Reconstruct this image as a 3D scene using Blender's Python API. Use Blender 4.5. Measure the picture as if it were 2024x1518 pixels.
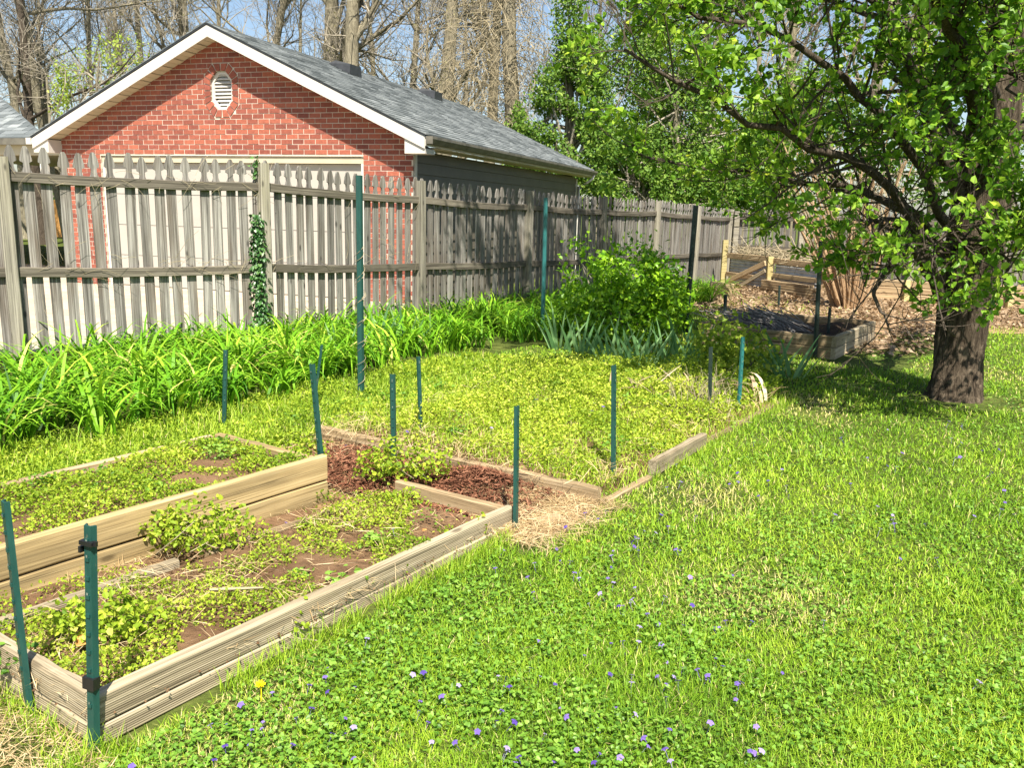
import bpy, math, random
import numpy as np
from mathutils import Matrix, Vector
from mathutils.geometry import tessellate_polygon
rng = np.random.default_rng(7)
random.seed(7)
for o in list(bpy.data.objects): bpy.data.objects.remove(o)
S = bpy.context.scene
COL = S.collection
# ------------------------------------------------------------------ camera
FPX, CAMH, ROLL, HY = 1700.0, 1.55, 0.0244, 415.5
pitch = math.atan((759-HY)*math.cos(ROLL)/FPX)
FWD = np.array([0, math.cos(pitch), -math.sin(pitch)])
R0 = np.array([1., 0, 0]); U0 = np.cross(R0, FWD)
RIGHT = R0*math.cos(ROLL)+U0*math.sin(ROLL)
UP = -R0*math.sin(ROLL)+U0*math.cos(ROLL)
CAM = np.array([0, 0, CAMH])
cd = bpy.data.cameras.new('camera'); cam = bpy.data.objects.new('camera', cd); COL.objects.link(cam)
cd.sensor_width = 36; cd.sensor_fit = 'HORIZONTAL'; cd.lens = FPX/2024*36
cd.clip_start = 0.05; cd.clip_end = 2000
m = Matrix.Identity(4)
for i in range(3):
    m[i][0] = RIGHT[i]; m[i][1] = UP[i]; m[i][2] = -FWD[i]; m[i][3] = CAM[i]
cam.matrix_world = m; S.camera = cam
# ------------------------------------------------------------------ sky, sun, exposure
SUN_EL, SUN_AZ = math.radians(55), math.radians(170)      # azimuth clockwise from +Y
w = bpy.data.worlds.new('World'); S.world = w; w.use_nodes = True
nt = w.node_tree; nt.nodes.clear()
sky = nt.nodes.new('ShaderNodeTexSky'); sky.sky_type = 'NISHITA'; sky.sun_disc = False
sky.sun_elevation = SUN_EL; sky.sun_rotation = SUN_AZ; sky.air_density = 1.0; sky.dust_density = 1.2; sky.ozone_density = 1.0
bg = nt.nodes.new('ShaderNodeBackground'); bg.inputs[1].default_value = 0.07
wo = nt.nodes.new('ShaderNodeOutputWorld')
nt.links.new(sky.outputs[0], bg.inputs[0]); nt.links.new(bg.outputs[0], wo.inputs[0])
sl = bpy.data.lights.new('sun', 'SUN'); sl.energy = 5.0; sl.angle = math.radians(0.5); sl.color = (1.0, 0.93, 0.82)
so = bpy.data.objects.new('sun', sl); COL.objects.link(so)
sd = Vector((math.sin(SUN_AZ)*math.cos(SUN_EL), math.cos(SUN_AZ)*math.cos(SUN_EL), math.sin(SUN_EL)))
so.rotation_euler = sd.to_track_quat('Z', 'Y').to_euler(); so.location = (3, -6, 20)
S.view_settings.view_transform = 'Standard'; S.view_settings.look = 'None'
S.view_settings.exposure = 1.28; S.view_settings.gamma = 1.0
S.render.engine = 'CYCLES'
S.cycles.max_bounces = 6; S.cycles.transparent_max_bounces = 4

# ------------------------------------------------------------------ helpers: picture <-> place
def ray(u, v): return FWD+RIGHT*(u-1012)/FPX-UP*(v-759)/FPX
def at(u, v, z=0.):
    d = ray(u, v); return CAM+d*((z-CAMH)/d[2])
def atd(u, v, Y):
    d = ray(u, v); return CAM+d*(Y/d[1])
NB = np.array([-1.13, 2.16, 0.]); BA = np.array([.557, .8305, 0.]); BC = np.array([-.8305, .557, 0.])
def bf(a, c, z=0.): return NB+BA*a+BC*c+np.array([0, 0, z])       # garden frame: along the beds, across them
def to_bf(P):
    q = np.asarray(P)[..., :2]-NB[:2]
    return q@BA[:2], q@BC[:2]
def vnoise(x, y, s=1.0, seed=0):                                   # smooth value noise for layout
    x = np.asarray(x)*s+seed*17.3; y = np.asarray(y)*s+seed*9.1
    xi, yi = np.floor(x), np.floor(y); fx, fy = x-xi, y-yi
    h = lambda a, b: np.modf(np.abs(np.sin(a*127.1+b*311.7+seed)*43758.5453))[0]
    fx = fx*fx*(3-2*fx); fy = fy*fy*(3-2*fy)
    return (h(xi, yi)*(1-fx)+h(xi+1, yi)*fx)*(1-fy)+(h(xi, yi+1)*(1-fx)+h(xi+1, yi+1)*fx)*fy

# ------------------------------------------------------------------ helpers: objects
WM = {}
def link(o, parent=None, mw=None):
    COL.objects.link(o)
    mw = mw if mw is not None else Matrix.Identity(4)
    if parent is not None:
        o.parent = parent; o.matrix_parent_inverse = WM[parent].inverted()
    o.matrix_basis = mw; WM[o] = mw.copy()
    return o
def tag(o, label=None, cat=None, group=None, kind=None):
    if label: o['label'] = label
    if cat: o['category'] = cat
    if group: o['group'] = group
    if kind: o['kind'] = kind
    return o
def thing(name, loc, label, cat, group=None):
    o = bpy.data.objects.new(name, None); o.empty_display_size = .1
    link(o, None, Matrix.Translation(Vector(loc)))
    return tag(o, label, cat, group)
def make_mesh(name, V, faces, mat=None, rnd=None, smooth=False):
    """V (n,3); faces list of int arrays (m,k)"""
    me = bpy.data.meshes.new(name)
    V = np.ascontiguousarray(V, dtype=np.float32)
    faces = [np.asarray(f, dtype=np.int32) for f in faces if len(f)]
    loops = np.concatenate([f.ravel() for f in faces])
    tot = np.concatenate([np.full(len(f), f.shape[1], np.int32) for f in faces])
    st = np.concatenate([[0], np.cumsum(tot)[:-1]]).astype(np.int32)
    me.vertices.add(len(V)); me.vertices.foreach_set('co', V.ravel())
    me.loops.add(len(loops)); me.loops.foreach_set('vertex_index', loops)
    me.polygons.add(len(tot)); me.polygons.foreach_set('loop_start', st); me.polygons.foreach_set('loop_total', tot)
    me.polygons.foreach_set('use_smooth', np.full(len(tot), bool(smooth)))
    if rnd is not None:
        a = me.attributes.new('rnd', 'FLOAT', 'POINT'); a.data.foreach_set('value', np.asarray(rnd, np.float32))
    me.update(calc_edges=True)
    if mat: me.materials.append(mat)
    return me
def mesh_obj(name, V, faces, mat, parent=None, mw=None, rnd=None, smooth=False):
    return link(bpy.data.objects.new(name, make_mesh(name, V, faces, mat, rnd, smooth)), parent, mw)
def box_vf(x0, x1, y0, y1, z0, z1):
    V = np.array([[x, y, z] for z in (z0, z1) for y in (y0, y1) for x in (x0, x1)], float)
    F = np.array([[0, 2, 3, 1], [4, 5, 7, 6], [0, 1, 5, 4], [2, 6, 7, 3], [0, 4, 6, 2], [1, 3, 7, 5]])
    return V, F
def join(parts):
    Vs, Fs, n = [], {}, 0
    for V, F in parts:
        V = np.asarray(V, float)
        for f in (F if isinstance(F, list) else [F]):
            f = np.asarray(f); Fs.setdefault(f.shape[1], []).append(f+n)
        Vs.append(V); n += len(V)
    return np.concatenate(Vs), [np.concatenate(v) for v in Fs.values()]
def prism(poly, y0, y1):
    """poly: list of (x,z) counter-clockwise seen from -y; extruded y0..y1 -> V, faces list"""
    n = len(poly); p = np.asarray(poly, float)
    V = np.concatenate([np.c_[p[:, 0], np.full(n, y0), p[:, 1]], np.c_[p[:, 0], np.full(n, y1), p[:, 1]]])
    tri = np.array([[0, i, i+1] for i in range(1, n-1)])
    side = np.array([[i, (i+n), (i+1) % n+n, (i+1) % n] for i in range(n)])
    return V, [tri, tri[:, ::-1]+n, side]
def board_mesh(name, L, h, t, mat, ch=.006, warp=0.0, segs=1):
    """long axis X (0..L), thickness Y, height Z (centred), chamfered long edges"""
    a, b = t/2, h/2; c = min(ch, a*.6, b*.6)
    pr = np.array([[-a+c, -b], [a-c, -b], [a, -b+c], [a, b-c], [a-c, b], [-a+c, b], [-a, b-c], [-a, -b+c]])
    Vs = []
    for i in range(segs+1):
        x = L*i/segs; oy = warp*random.uniform(-1, 1) if 0 < i < segs else 0; oz = warp*random.uniform(-1, 1) if 0 < i < segs else 0
        Vs.append(np.c_[np.full(8, x), pr[:, 0]+oy, pr[:, 1]+oz])
    V = np.concatenate(Vs)
    Q = np.array([[s*8+j, s*8+(j+1) % 8, (s+1)*8+(j+1) % 8, (s+1)*8+j] for s in range(segs) for j in range(8)])
    return make_mesh(name, V, [Q, np.array([list(range(8))[::-1], [segs*8+i for i in range(8)]])], mat)
def frame(p0, p1, upv=(0, 0, 1)):
    p0 = Vector(p0); x = (Vector(p1)-p0).normalized(); z = Vector(upv); y = z.cross(x).normalized(); z = x.cross(y)
    mm = Matrix((( x.x, y.x, z.x, p0.x), (x.y, y.y, z.y, p0.y), (x.z, y.z, z.z, p0.z), (0, 0, 0, 1)))
    return mm
def board(name, p0, p1, h, t, mat, parent=None, upv=(0, 0, 1), ch=.006, warp=0., segs=1):
    L = (Vector(p1)-Vector(p0)).length
    return link(bpy.data.objects.new(name, board_mesh(name, L, h, t, mat, ch, warp, segs)), parent, frame(p0, p1, upv))
# tubes: list of (pts (k,3), radii (k,))
def tubes(lines, sides=4):
    groups = {}
    for p, r in lines: groups.setdefault(len(p), []).append((p, r))
    out = []
    for k, g in groups.items():
        P = np.array([a for a, _ in g], float); Rr = np.array([b for _, b in g], float)
        T = np.gradient(P, axis=1); T /= np.linalg.norm(T, axis=2, keepdims=True)+1e-9
        ref = np.where(np.abs(T[..., 2:3]) > .9, np.array([1., 0, 0]), np.array([0, 0, 1.]))
        A = np.cross(T, ref); A /= np.linalg.norm(A, axis=2, keepdims=True)+1e-9
        B = np.cross(T, A)
        ang = np.arange(sides)*2*np.pi/sides
        V = P[:, :, None]+Rr[:, :, None, None]*(A[:, :, None]*np.cos(ang)[:, None]+B[:, :, None]*np.sin(ang)[:, None])
        n = len(g); base = (np.arange(n)*k*sides)[:, None, None]
        s = np.arange(k-1)[:, None]; j = np.arange(sides)[None]
        q = np.stack([s*sides+j, s*sides+(j+1) % sides, (s+1)*sides+(j+1) % sides, (s+1)*sides+j], -1).reshape(-1, 4)
        Q = (base+q[None]).reshape(-1, 4)
        out.append((V.reshape(-1, 3), Q))
    return join(out)
# leaves: template verts in (along, side, up)
T_RHOMB = (np.array([[0, 0, 0], [.45, -.5, .10], [1, 0, 0], [.45, .5, .10]]), [np.array([[0, 1, 2], [0, 2, 3]])])
T_STRIP = (np.array([[0, 0, 0], [.3, -.5, .0], [.7, -.4, .015], [1, 0, 0], [.7, .4, .015], [.3, .5, .0]]), [np.array([[0, 1, 5], [2, 3, 4]]), np.array([[1, 2, 4, 5]])])
T_OVAL = (np.array([[0, 0, 0], [.3, -.48, .10], [.72, -.36, .08], [1, 0, -.06], [.72, .36, .08], [.3, .48, .10]]),
          [np.array([[0, 1, 2], [0, 2, 3], [0, 3, 4], [0, 4, 5]])])
T_HEART = (np.array([[.12, 0, 0], [-.05, -.3, .06], [.25, -.52, .12], [.7, -.3, .06], [1, 0, -.05], [.7, .3, .06], [.25, .52, .12], [-.05, .3, .06]]),
           [np.array([[0, 1, 2], [0, 2, 3], [0, 3, 4], [0, 4, 5], [0, 5, 6], [0, 6, 7]])])
def unit(v): return v/(np.linalg.norm(v, axis=-1, keepdims=True)+1e-9)
def rand_dirs(n, zbias=0.):
    d = rng.normal(size=(n, 3)); d[:, 2] += zbias; return unit(d)
def leaves(P, D, N, L, W, T):
    P = np.asarray(P); n = len(P); D = unit(D); Sd = unit(np.cross(N, D)); Nn = np.cross(D, Sd)
    L = np.broadcast_to(L, n); W = np.broadcast_to(W, n); t = T[0]; k = len(t)
    V = P[:, None]+D[:, None]*(t[None, :, 0:1]*L[:, None, None])+Sd[:, None]*(t[None, :, 1:2]*W[:, None, None])+Nn[:, None]*(t[None, :, 2:3]*L[:, None, None])
    F = [(np.arange(n)[:, None, None]*k+f[None]).reshape(-1, f.shape[1]) for f in T[1]]
    return V.reshape(-1, 3), F, k
def blades(P, az, L, W, th0, bend, K, roll=None, wprof=None):
    """arching blades; th0 = tilt from vertical at base, bend = added tilt by the tip"""
    n = len(P); az = np.asarray(az); L = np.broadcast_to(L, n); W = np.broadcast_to(W, n)
    th0 = np.broadcast_to(th0, n); bend = np.broadcast_to(bend, n)
    hd = np.c_[np.cos(az), np.sin(az), np.zeros(n)]
    a2 = az+np.pi/2+(0 if roll is None else roll)
    sd = np.c_[np.cos(a2), np.sin(a2), np.zeros(n)]
    pos = np.array(P, float); st = [pos.copy()]
    for k in range(K):
        th = th0+bend*((k+.5)/K)**1.4
        pos = pos+(hd*np.sin(th)[:, None]+np.array([0, 0, 1.])*np.cos(th)[:, None])*(L/K)[:, None]
        st.append(pos.copy())
    Vs = []
    for k in range(K):
        wk = (1-(k/K)**2.2)*(.75+.25*min(1, k/(K*.3)) if wprof is None else wprof(k/K))
        Vs += [st[k]-sd*(W*wk/2)[:, None], st[k]+sd*(W*wk/2)[:, None]]
    Vs.append(st[K])
    V = np.stack(Vs, 1); kk = 2*K+1
    q = np.array([[2*i, 2*i+1, 2*i+3, 2*i+2] for i in range(K-1)]).reshape(-1, 4); t = np.array([[2*K-2, 2*K-1, 2*K]])
    b = np.arange(n)[:, None, None]*kk
    F = [(b+t[None]).reshape(-1, 3)]
    if K > 1: F.append((b+q[None]).reshape(-1, 4))
    return V.reshape(-1, 3), F, kk
def foliage(name, mat, parent, batches, mw=None, kind=None, label=None, cat=None):
    """batches: (V, F, k, rnd-per-leaf)"""
    V, F = join([(b[0], b[1]) for b in batches])
    r = np.concatenate([np.repeat(b[3], b[2]) for b in batches])
    o = mesh_obj(name, V, F, mat, parent, mw, r)
    return tag(o, label, cat, None, kind or 'stuff')

# ------------------------------------------------------------------ materials
def mat_new(name):
    ma = bpy.data.materials.new(name); ma.use_nodes = True; t = ma.node_tree; t.nodes.clear()
    out = t.nodes.new('ShaderNodeOutputMaterial'); return ma, t, out
def nd(t, kind, **kw):
    n = t.nodes.new(kind)
    for k, v in kw.items():
        if k.startswith('i_'): n.inputs[k[2:].replace('_', ' ')].default_value = v
        else: setattr(n, k, v)
    return n
def ramp(t, fac, stops, interp='LINEAR'):
    r = t.nodes.new('ShaderNodeValToRGB'); r.color_ramp.interpolation = interp; e = r.color_ramp.elements
    while len(e) < len(stops): e.new(.5)
    for i, (p, c) in enumerate(stops): e[i].position = p; e[i].color = (*c, 1)
    t.links.new(fac, r.inputs[0]); return r.outputs[0]
def mixc(t, fac, a, b, mode='MIX'):
    n = t.nodes.new('ShaderNodeMix'); n.data_type = 'RGBA'; n.blend_type = mode
    for s, v in ((n.inputs[0], fac), (n.inputs[6], a), (n.inputs[7], b)):
        if isinstance(v, bpy.types.NodeSocket): t.links.new(v, s)
        elif isinstance(v, (int, float)): s.default_value = v
        else: s.default_value = (*v, 1)
    return n.outputs[2]
def math_(t, op, a, b=0.):
    n = t.nodes.new('ShaderNodeMath'); n.operation = op
    for s, v in zip(n.inputs, (a, b)):
        if isinstance(v, bpy.types.NodeSocket): t.links.new(v, s)
        else: s.default_value = v
    return n.outputs[0]
def coords(t, scale=(1, 1, 1), space='Object', rand=True):
    tc = t.nodes.new('ShaderNodeTexCoord'); mp = t.nodes.new('ShaderNodeMapping'); mp.inputs['Scale'].default_value = scale
    src = tc.outputs[space]
    if space == 'World':
        pass
    if rand:
        oi = t.nodes.new('ShaderNodeObjectInfo'); mu = t.nodes.new('ShaderNodeVectorMath'); mu.operation = 'MULTIPLY_ADD'
        cb = t.nodes.new('ShaderNodeCombineXYZ'); 
        for i in range(3): t.links.new(oi.outputs['Random'], cb.inputs[i])
        t.links.new(cb.outputs[0], mu.inputs[0]); mu.inputs[1].default_value = (37., 53., 71.); t.links.new(src, mu.inputs[2]); src = mu.outputs[0]
    t.links.new(src, mp.inputs[0]); return mp.outputs[0]
def wcoords(t, scale=(1, 1, 1)):
    g = t.nodes.new('ShaderNodeNewGeometry'); mp = t.nodes.new('ShaderNodeMapping'); mp.inputs['Scale'].default_value = scale
    t.links.new(g.outputs['Position'], mp.inputs[0]); return mp.outputs[0]
def noise(t, vec, scale, detail=4., rough=.55, dist=0.):
    n = nd(t, 'ShaderNodeTexNoise', i_Scale=scale, i_Detail=detail, i_Roughness=rough, i_Distortion=dist); t.links.new(vec, n.inputs['Vector']); return n.outputs['Fac']
def pbr(t, out, col, rough=.7, spec=.3, bump=None, bs=.3, bd=.01, metal=0.):
    p = t.nodes.new('ShaderNodeBsdfPrincipled')
    p.inputs['Specular IOR Level'].default_value = spec; p.inputs['Metallic'].default_value = metal
    if isinstance(rough, bpy.types.NodeSocket): t.links.new(rough, p.inputs['Roughness'])
    else: p.inputs['Roughness'].default_value = rough
    if isinstance(col, bpy.types.NodeSocket): t.links.new(col, p.inputs['Base Color'])
    else: p.inputs['Base Color'].default_value = (*col, 1)
    if bump is not None:
        b = nd(t, 'ShaderNodeBump', i_Strength=bs, i_Distance=bd); t.links.new(bump, b.inputs['Height']); t.links.new(b.outputs[0], p.inputs['Normal'])
    t.links.new(p.outputs[0], out.inputs[0]); return p
def leaf_mat(name, stops, trans=.35, spec=.25, rough=.55, tcol=1.25):
    ma, t, out = mat_new(name)
    a = t.nodes.new('ShaderNodeAttribute'); a.attribute_name = 'rnd'
    c = ramp(t, a.outputs['Fac'], stops)
    p = pbr(t, out, c, rough, spec)
    if trans > 0:
        tr = t.nodes.new('ShaderNodeBsdfTranslucent'); tc = mixc(t, 1.0, c, (tcol, tcol*1.02, tcol*.7), 'MULTIPLY'); t.links.new(tc, tr.inputs[0])
        mx = t.nodes.new('ShaderNodeMixShader'); mx.inputs[0].default_value = trans
        t.links.new(p.outputs[0], mx.inputs[1]); t.links.new(tr.outputs[0], mx.inputs[2]); t.links.new(mx.outputs[0], out.inputs[0])
    return ma
def wood_mat(name, dark, mid, light, axis=0, grain=1., stain=(.25, .22, .17), stain_amt=.35, ribs=False):
    ma, t, out = mat_new(name)
    sc = [95.*grain]*3; sc[axis] = 1.3*grain
    v = coords(t, tuple(sc)); g = noise(t, v, 1., 5., .7, .35)
    sc4 = [24.]*3; sc4[axis] = .55; g2 = noise(t, coords(t, tuple(sc4)), 1., 4., .6, 1.2)
    g = math_(t, 'ADD', math_(t, 'MULTIPLY', g, .55), math_(t, 'MULTIPLY', g2, .45))
    c = ramp(t, g, [(.36, dark), (.50, mid), (.62, light)])
    sc2 = [7.]*3; sc2[axis] = 1.1
    s = noise(t, coords(t, tuple(sc2)), 1., 3., .6)
    sf = ramp(t, s, [(.45, (0, 0, 0)), (.7, (1, 1, 1))])
    c = mixc(t, math_(t, 'MULTIPLY', sf, stain_amt), c, stain, 'MIX')
    vk = nd(t, 'ShaderNodeTexVoronoi', i_Scale=1.); sc3 = [9.]*3; sc3[axis] = 3.2; t.links.new(coords(t, tuple(sc3)), vk.inputs['Vector'])
    kf = ramp(t, vk.outputs['Distance'], [(.07, (1, 1, 1)), (.15, (0, 0, 0))])
    c = mixc(t, math_(t, 'MULTIPLY', kf, .7), c, tuple(x*.35 for x in dark))
    sc5 = [210.]*3; sc5[axis] = 1.0; ck = noise(t, coords(t, tuple(sc5)), 1., 3., .6, .2)
    c = mixc(t, math_(t, 'MULTIPLY', ramp(t, ck, [(.36, (1, 1, 1)), (.43, (0, 0, 0))]), .75), c, tuple(x*.45 for x in dark))
    if ribs:
        sx = t.nodes.new('ShaderNodeSeparateXYZ'); tc_ = t.nodes.new('ShaderNodeTexCoord'); t.links.new(tc_.outputs['Object'], sx.inputs[0])
        wv = math_(t, 'SINE', math_(t, 'ADD', math_(t, 'MULTIPLY', sx.outputs['Z'], 2*math.pi/.0075), math_(t, 'MULTIPLY', g2, 3.)))
        c = mixc(t, ramp(t, wv, [(.0, (.20, .20, .20)), (.5, (0, 0, 0))]), c, tuple(x*.7 for x in dark)); g = math_(t, 'ADD', g, math_(t, 'MULTIPLY', wv, .25))
    oi = t.nodes.new('ShaderNodeObjectInfo')
    br = math_(t, 'MULTIPLY_ADD', oi.outputs['Random'], .45); t.nodes[-1].inputs[2].default_value = .78
    hs = nd(t, 'ShaderNodeHueSaturation'); t.links.new(br, hs.inputs['Value']); t.links.new(c, hs.inputs['Color'])
    pbr(t, out, hs.outputs[0], .85, .15, g, .5, .004)
    return ma
def plain(name, col, rough=.6, spec=.4, var=.12, scale=6., metal=0., bs=.1):
    ma, t, out = mat_new(name)
    n = noise(t, coords(t), scale, 5.)
    c = ramp(t, n, [(.3, tuple(x*(1-var*2) for x in col)), (.55, col), (.8, tuple(min(1, x*(1+var)) for x in col))])
    pbr(t, out, c, rough, spec, n, bs, .004, metal); return ma

MT = {}
MT['picket'] = wood_mat('weathered picket wood', (.05, .046, .040), (.19, .18, .16), (.37, .355, .32), axis=2, stain=(.105, .08, .055), stain_amt=.65)
MT['rail'] = wood_mat('weathered rail wood', (.045, .04, .032), (.125, .11, .085), (.24, .215, .17), axis=0, stain=(.07, .065, .045), stain_amt=.5)
MT['post'] = wood_mat('weathered post wood', (.11, .10, .082), (.25, .232, .185), (.38, .355, .285), axis=2, stain=(.21, .19, .11), stain_amt=.4)
MT['bedA'] = wood_mat('grey tan timber', (.15, .12, .075), (.36, .30, .20), (.50, .43, .305), axis=0, stain=(.20, .155, .09), stain_amt=.55, ribs=True)
MT['bedB'] = wood_mat('golden timber', (.17, .12, .055), (.36, .265, .125), (.48, .37, .19), axis=0, stain=(.11, .085, .045), stain_amt=.75)
MT['bedC'] = wood_mat('dull timber', (.15, .105, .055), (.30, .22, .125), (.42, .335, .215), axis=0, stain=(.13, .10, .055), stain_amt=.6)
MT['lumber'] = wood_mat('old lumber', (.20, .14, .08), (.38, .28, .16), (.52, .41, .25), axis=0, stain=(.16, .09, .05), stain_amt=.5)
MT['yellowwood'] = wood_mat('treated post', (.36, .29, .12), (.52, .44, .20), (.62, .54, .29), axis=2, stain=(.30, .25, .10), stain_amt=.4)
MT['cedar'] = wood_mat('fresh cedar', (.50, .24, .07), (.66, .34, .10), (.75, .42, .16), axis=2, stain=(.5, .25, .1), stain_amt=.2)
MT['white'] = plain('white vinyl', (.56, .53, .475), .5, .4, .06, 3.)
MT['cream'] = plain('cream soffit', (.50, .44, .31), .55, .35, .05, 3.)
MT['door'] = plain('white garage door', (.40, .375, .33), .4, .4, .03, 3.)
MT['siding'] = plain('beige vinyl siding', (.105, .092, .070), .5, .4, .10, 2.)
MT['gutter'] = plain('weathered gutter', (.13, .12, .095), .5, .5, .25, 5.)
MT['darkplastic'] = plain('black vent plastic', (.03, .033, .036), .5, .5, .2, 9.)
MT['blacktape'] = plain('black tape', (.012, .012, .013), .4, .5, .2, 30.)
MT['bark'] = None
def mk_brick():
    ma, t, out = mat_new('red brick')
    a = t.nodes.new('ShaderNodeAttribute'); a.attribute_name = 'rnd'; oi = t.nodes.new('ShaderNodeObjectInfo')
    f = math_(t, 'FRACT', math_(t, 'ADD', math_(t, 'MULTIPLY', a.outputs['Fac'], 1.), math_(t, 'MULTIPLY', oi.outputs['Random'], .998)))
    c = ramp(t, f, [(0, (.20, .066, .050)), (.35, (.285, .092, .063)), (.7, (.37, .122, .078)), (1, (.24, .077, .060))])
    v = wcoords(t, (25, 25, 25)); n = noise(t, v, 1., 5.)
    c = mixc(t, .55, c, ramp(t, n, [(.3, (.62, .6, .6)), (.7, (1.2, 1.15, 1.1))]), 'MULTIPLY')
    pbr(t, out, c, .85, .15, n, .5, .003); return ma
MT['brick'] = mk_brick()
def mk_mortar():
    ma, t, out = mat_new('pale mortar'); n = noise(t, wcoords(t, (30, 30, 30)), 1., 4.)
    pbr(t, out, ramp(t, n, [(.3, (.50, .43, .35)), (.7, (.64, .57, .47))]), .9, .1, n, .4, .003); return ma
MT['mortar'] = mk_mortar()
def mk_shingle():
    ma, t, out = mat_new('grey shingles')
    a = t.nodes.new('ShaderNodeAttribute'); a.attribute_name = 'rnd'
    c = ramp(t, a.outputs['Fac'], [(0, (.085, .098, .10)), (.5, (.155, .172, .175)), (1, (.235, .255, .255))])
    n = noise(t, wcoords(t, (60, 60, 60)), 1., 3.)
    c = mixc(t, .6, c, ramp(t, n, [(.3, (.7, .7, .7)), (.7, (1.25, 1.25, 1.25))]), 'MULTIPLY')
    pbr(t, out, c, .9, .15, n, .4, .003); return ma
MT['shingle'] = mk_shingle()
def mk_tpost(name, c0, c1):
    ma, t, out = mat_new(name)
    n = noise(t, coords(t, (60, 60, 12)), 1., 4.); n2 = noise(t, coords(t, (9, 9, 3)), 1., 5., .7)
    c = ramp(t, n, [(.3, c0), (.7, c1)])
    c = mixc(t, ramp(t, n2, [(.62, (0, 0, 0)), (.72, (1, 1, 1))]), c, (.20, .17, .11))
    pbr(t, out, c, .42, .5, n, .15, .002); return ma
MT['tgreen'] = mk_tpost('green enamel steel', (.008, .045, .038), (.014, .068, .055))
MT['tteal'] = mk_tpost('teal enamel steel', (.012, .10, .10), (.02, .14, .135))
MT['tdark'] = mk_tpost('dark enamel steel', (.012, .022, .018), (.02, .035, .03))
MT['worn_lit'] = plain('worn paint', (.16, .20, .16), .7, .2, .3, 60.)  # pale tone for worn paint and for light showing through post holes
MT['galv'] = plain('galvanised sheet', (.50, .53, .57), .45, .5, .2, 5., .0)
def mk_bark(name, dark, mid, light, sc=1.):
    ma, t, out = mat_new(name)
    v = coords(t, (26*sc, 26*sc, 5*sc), rand=True); n = noise(t, v, 1., 7., .7, 1.2)
    c = ramp(t, n, [(.32, dark), (.5, mid), (.70, light)])
    pbr(t, out, c, .95, .08, n, 1.0, .03/sc); return ma
MT['pearbark'] = mk_bark('furrowed bark', (.018, .013, .009), (.07, .054, .038), (.19, .15, .105))
MT['pearlimb'] = mk_bark('dark limb bark', (.03, .024, .018), (.075, .06, .045), (.15, .125, .095), 2.)
MT['woodbark'] = mk_bark('grey woods bark', (.09, .08, .055), (.22, .195, .135), (.35, .315, .22), .6)
MT['twig'] = plain('grey brown twigs', (.27, .24, .185), .9, .1, .2, 3.)
MT['twigtan'] = plain('tan vine stems', (.33, .28, .18), .9, .1, .2, 3.)
MT['myrtle'] = mk_bark('smooth tan bark', (.26, .16, .085), (.42, .28, .16), (.55, .39, .24), .8)
MT['darktwig'] = plain('grey cut branches', (.20, .19, .185), .85, .1, .2, 9.)
Gg = lambda r, g, b: (r, g, b)
MT['grass'] = leaf_mat('lawn grass', [(0, (.065, .15, .010)), (.35, (.17, .32, .016)), (.7, (.32, .46, .030)), (.86, (.43, .52, .06)), (.93, (.50, .46, .17)), (1, (.60, .50, .25))], .3)
MT['clover'] = leaf_mat('violet and clover leaves', [(0, (.06, .15, .015)), (.5, (.15, .30, .03)), (1, (.27, .43, .07))], .3, .3, .45)
MT['weed'] = leaf_mat('chickweed', [(0, (.10, .19, .012)), (.45, (.26, .37, .024)), (.8, (.42, .50, .045)), (1, (.56, .58, .11))], .35)
MT['daylily'] = leaf_mat('daylily leaves', [(0, (.04, .14, .006)), (.4, (.12, .30, .012)), (.75, (.23, .43, .022)), (.95, (.42, .56, .06)), (1, (.60, .54, .17))], .25, .2, .5)
MT['iris'] = leaf_mat('iris leaves', [(0, (.075, .18, .06)), (.5, (.17, .33, .12)), (1, (.30, .46, .20))], .3, .3, .45)
MT['bush'] = leaf_mat('bright shrub leaves', [(0, (.045, .15, .006)), (.5, (.18, .37, .012)), (1, (.40, .60, .03))], .3, .35, .4)
MT['yellowbush'] = leaf_mat('yellow green leaves', [(0, (.12, .21, .02)), (.5, (.27, .38, .03)), (1, (.45, .50, .07))], .35)
MT['pear'] = leaf_mat('pear leaves', [(0, (.05, .14, .010)), (.45, (.15, .30, .022)), (.8, (.32, .48, .045)), (1, (.54, .60, .06))], .38, .3, .45)
MT['ivy'] = leaf_mat('ivy leaves', [(0, (.02, .075, .015)), (.6, (.055, .15, .035)), (1, (.13, .24, .07))], .2, .5, .35)
MT['wood_green'] = leaf_mat('woodland leaves', [(0, (.045, .11, .012)), (.5, (.12, .23, .03)), (1, (.27, .37, .06))], .35)
MT['spring'] = leaf_mat('fresh spring leaves', [(0, (.16, .25, .03)), (.5, (.32, .42, .06)), (1, (.46, .52, .12))], .4)
MT['bud'] = leaf_mat('swelling buds', [(0, (.22, .20, .10)), (.5, (.36, .33, .16)), (1, (.46, .43, .22))], .3)
MT['straw'] = leaf_mat('dry straw', [(0, (.30, .20, .09)), (.5, (.50, .37, .19)), (1, (.66, .53, .33))], .15)
MT['mulch'] = leaf_mat('red mulch shreds', [(0, (.065, .026, .015)), (.5, (.155, .064, .036)), (1, (.28, .135, .078))], 0., .1, .9)
MT['litter'] = leaf_mat('dead leaves', [(0, (.10, .065, .035)), (.5, (.22, .15, .085)), (1, (.38, .285, .18))], .05)
MT['husk'] = leaf_mat('dead iris leaves', [(0, (.30, .21, .12)), (.5, (.46, .35, .22)), (1, (.60, .50, .36))], .2)
MT['violet'] = leaf_mat('violet petals', [(0, (.11, .065, .34)), (.5, (.25, .17, .52)), (1, (.48, .42, .66))], .3)
MT['dandelion'] = plain('yellow petals', (.90, .72, .02), .6, .2, .05, 40.)
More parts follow.
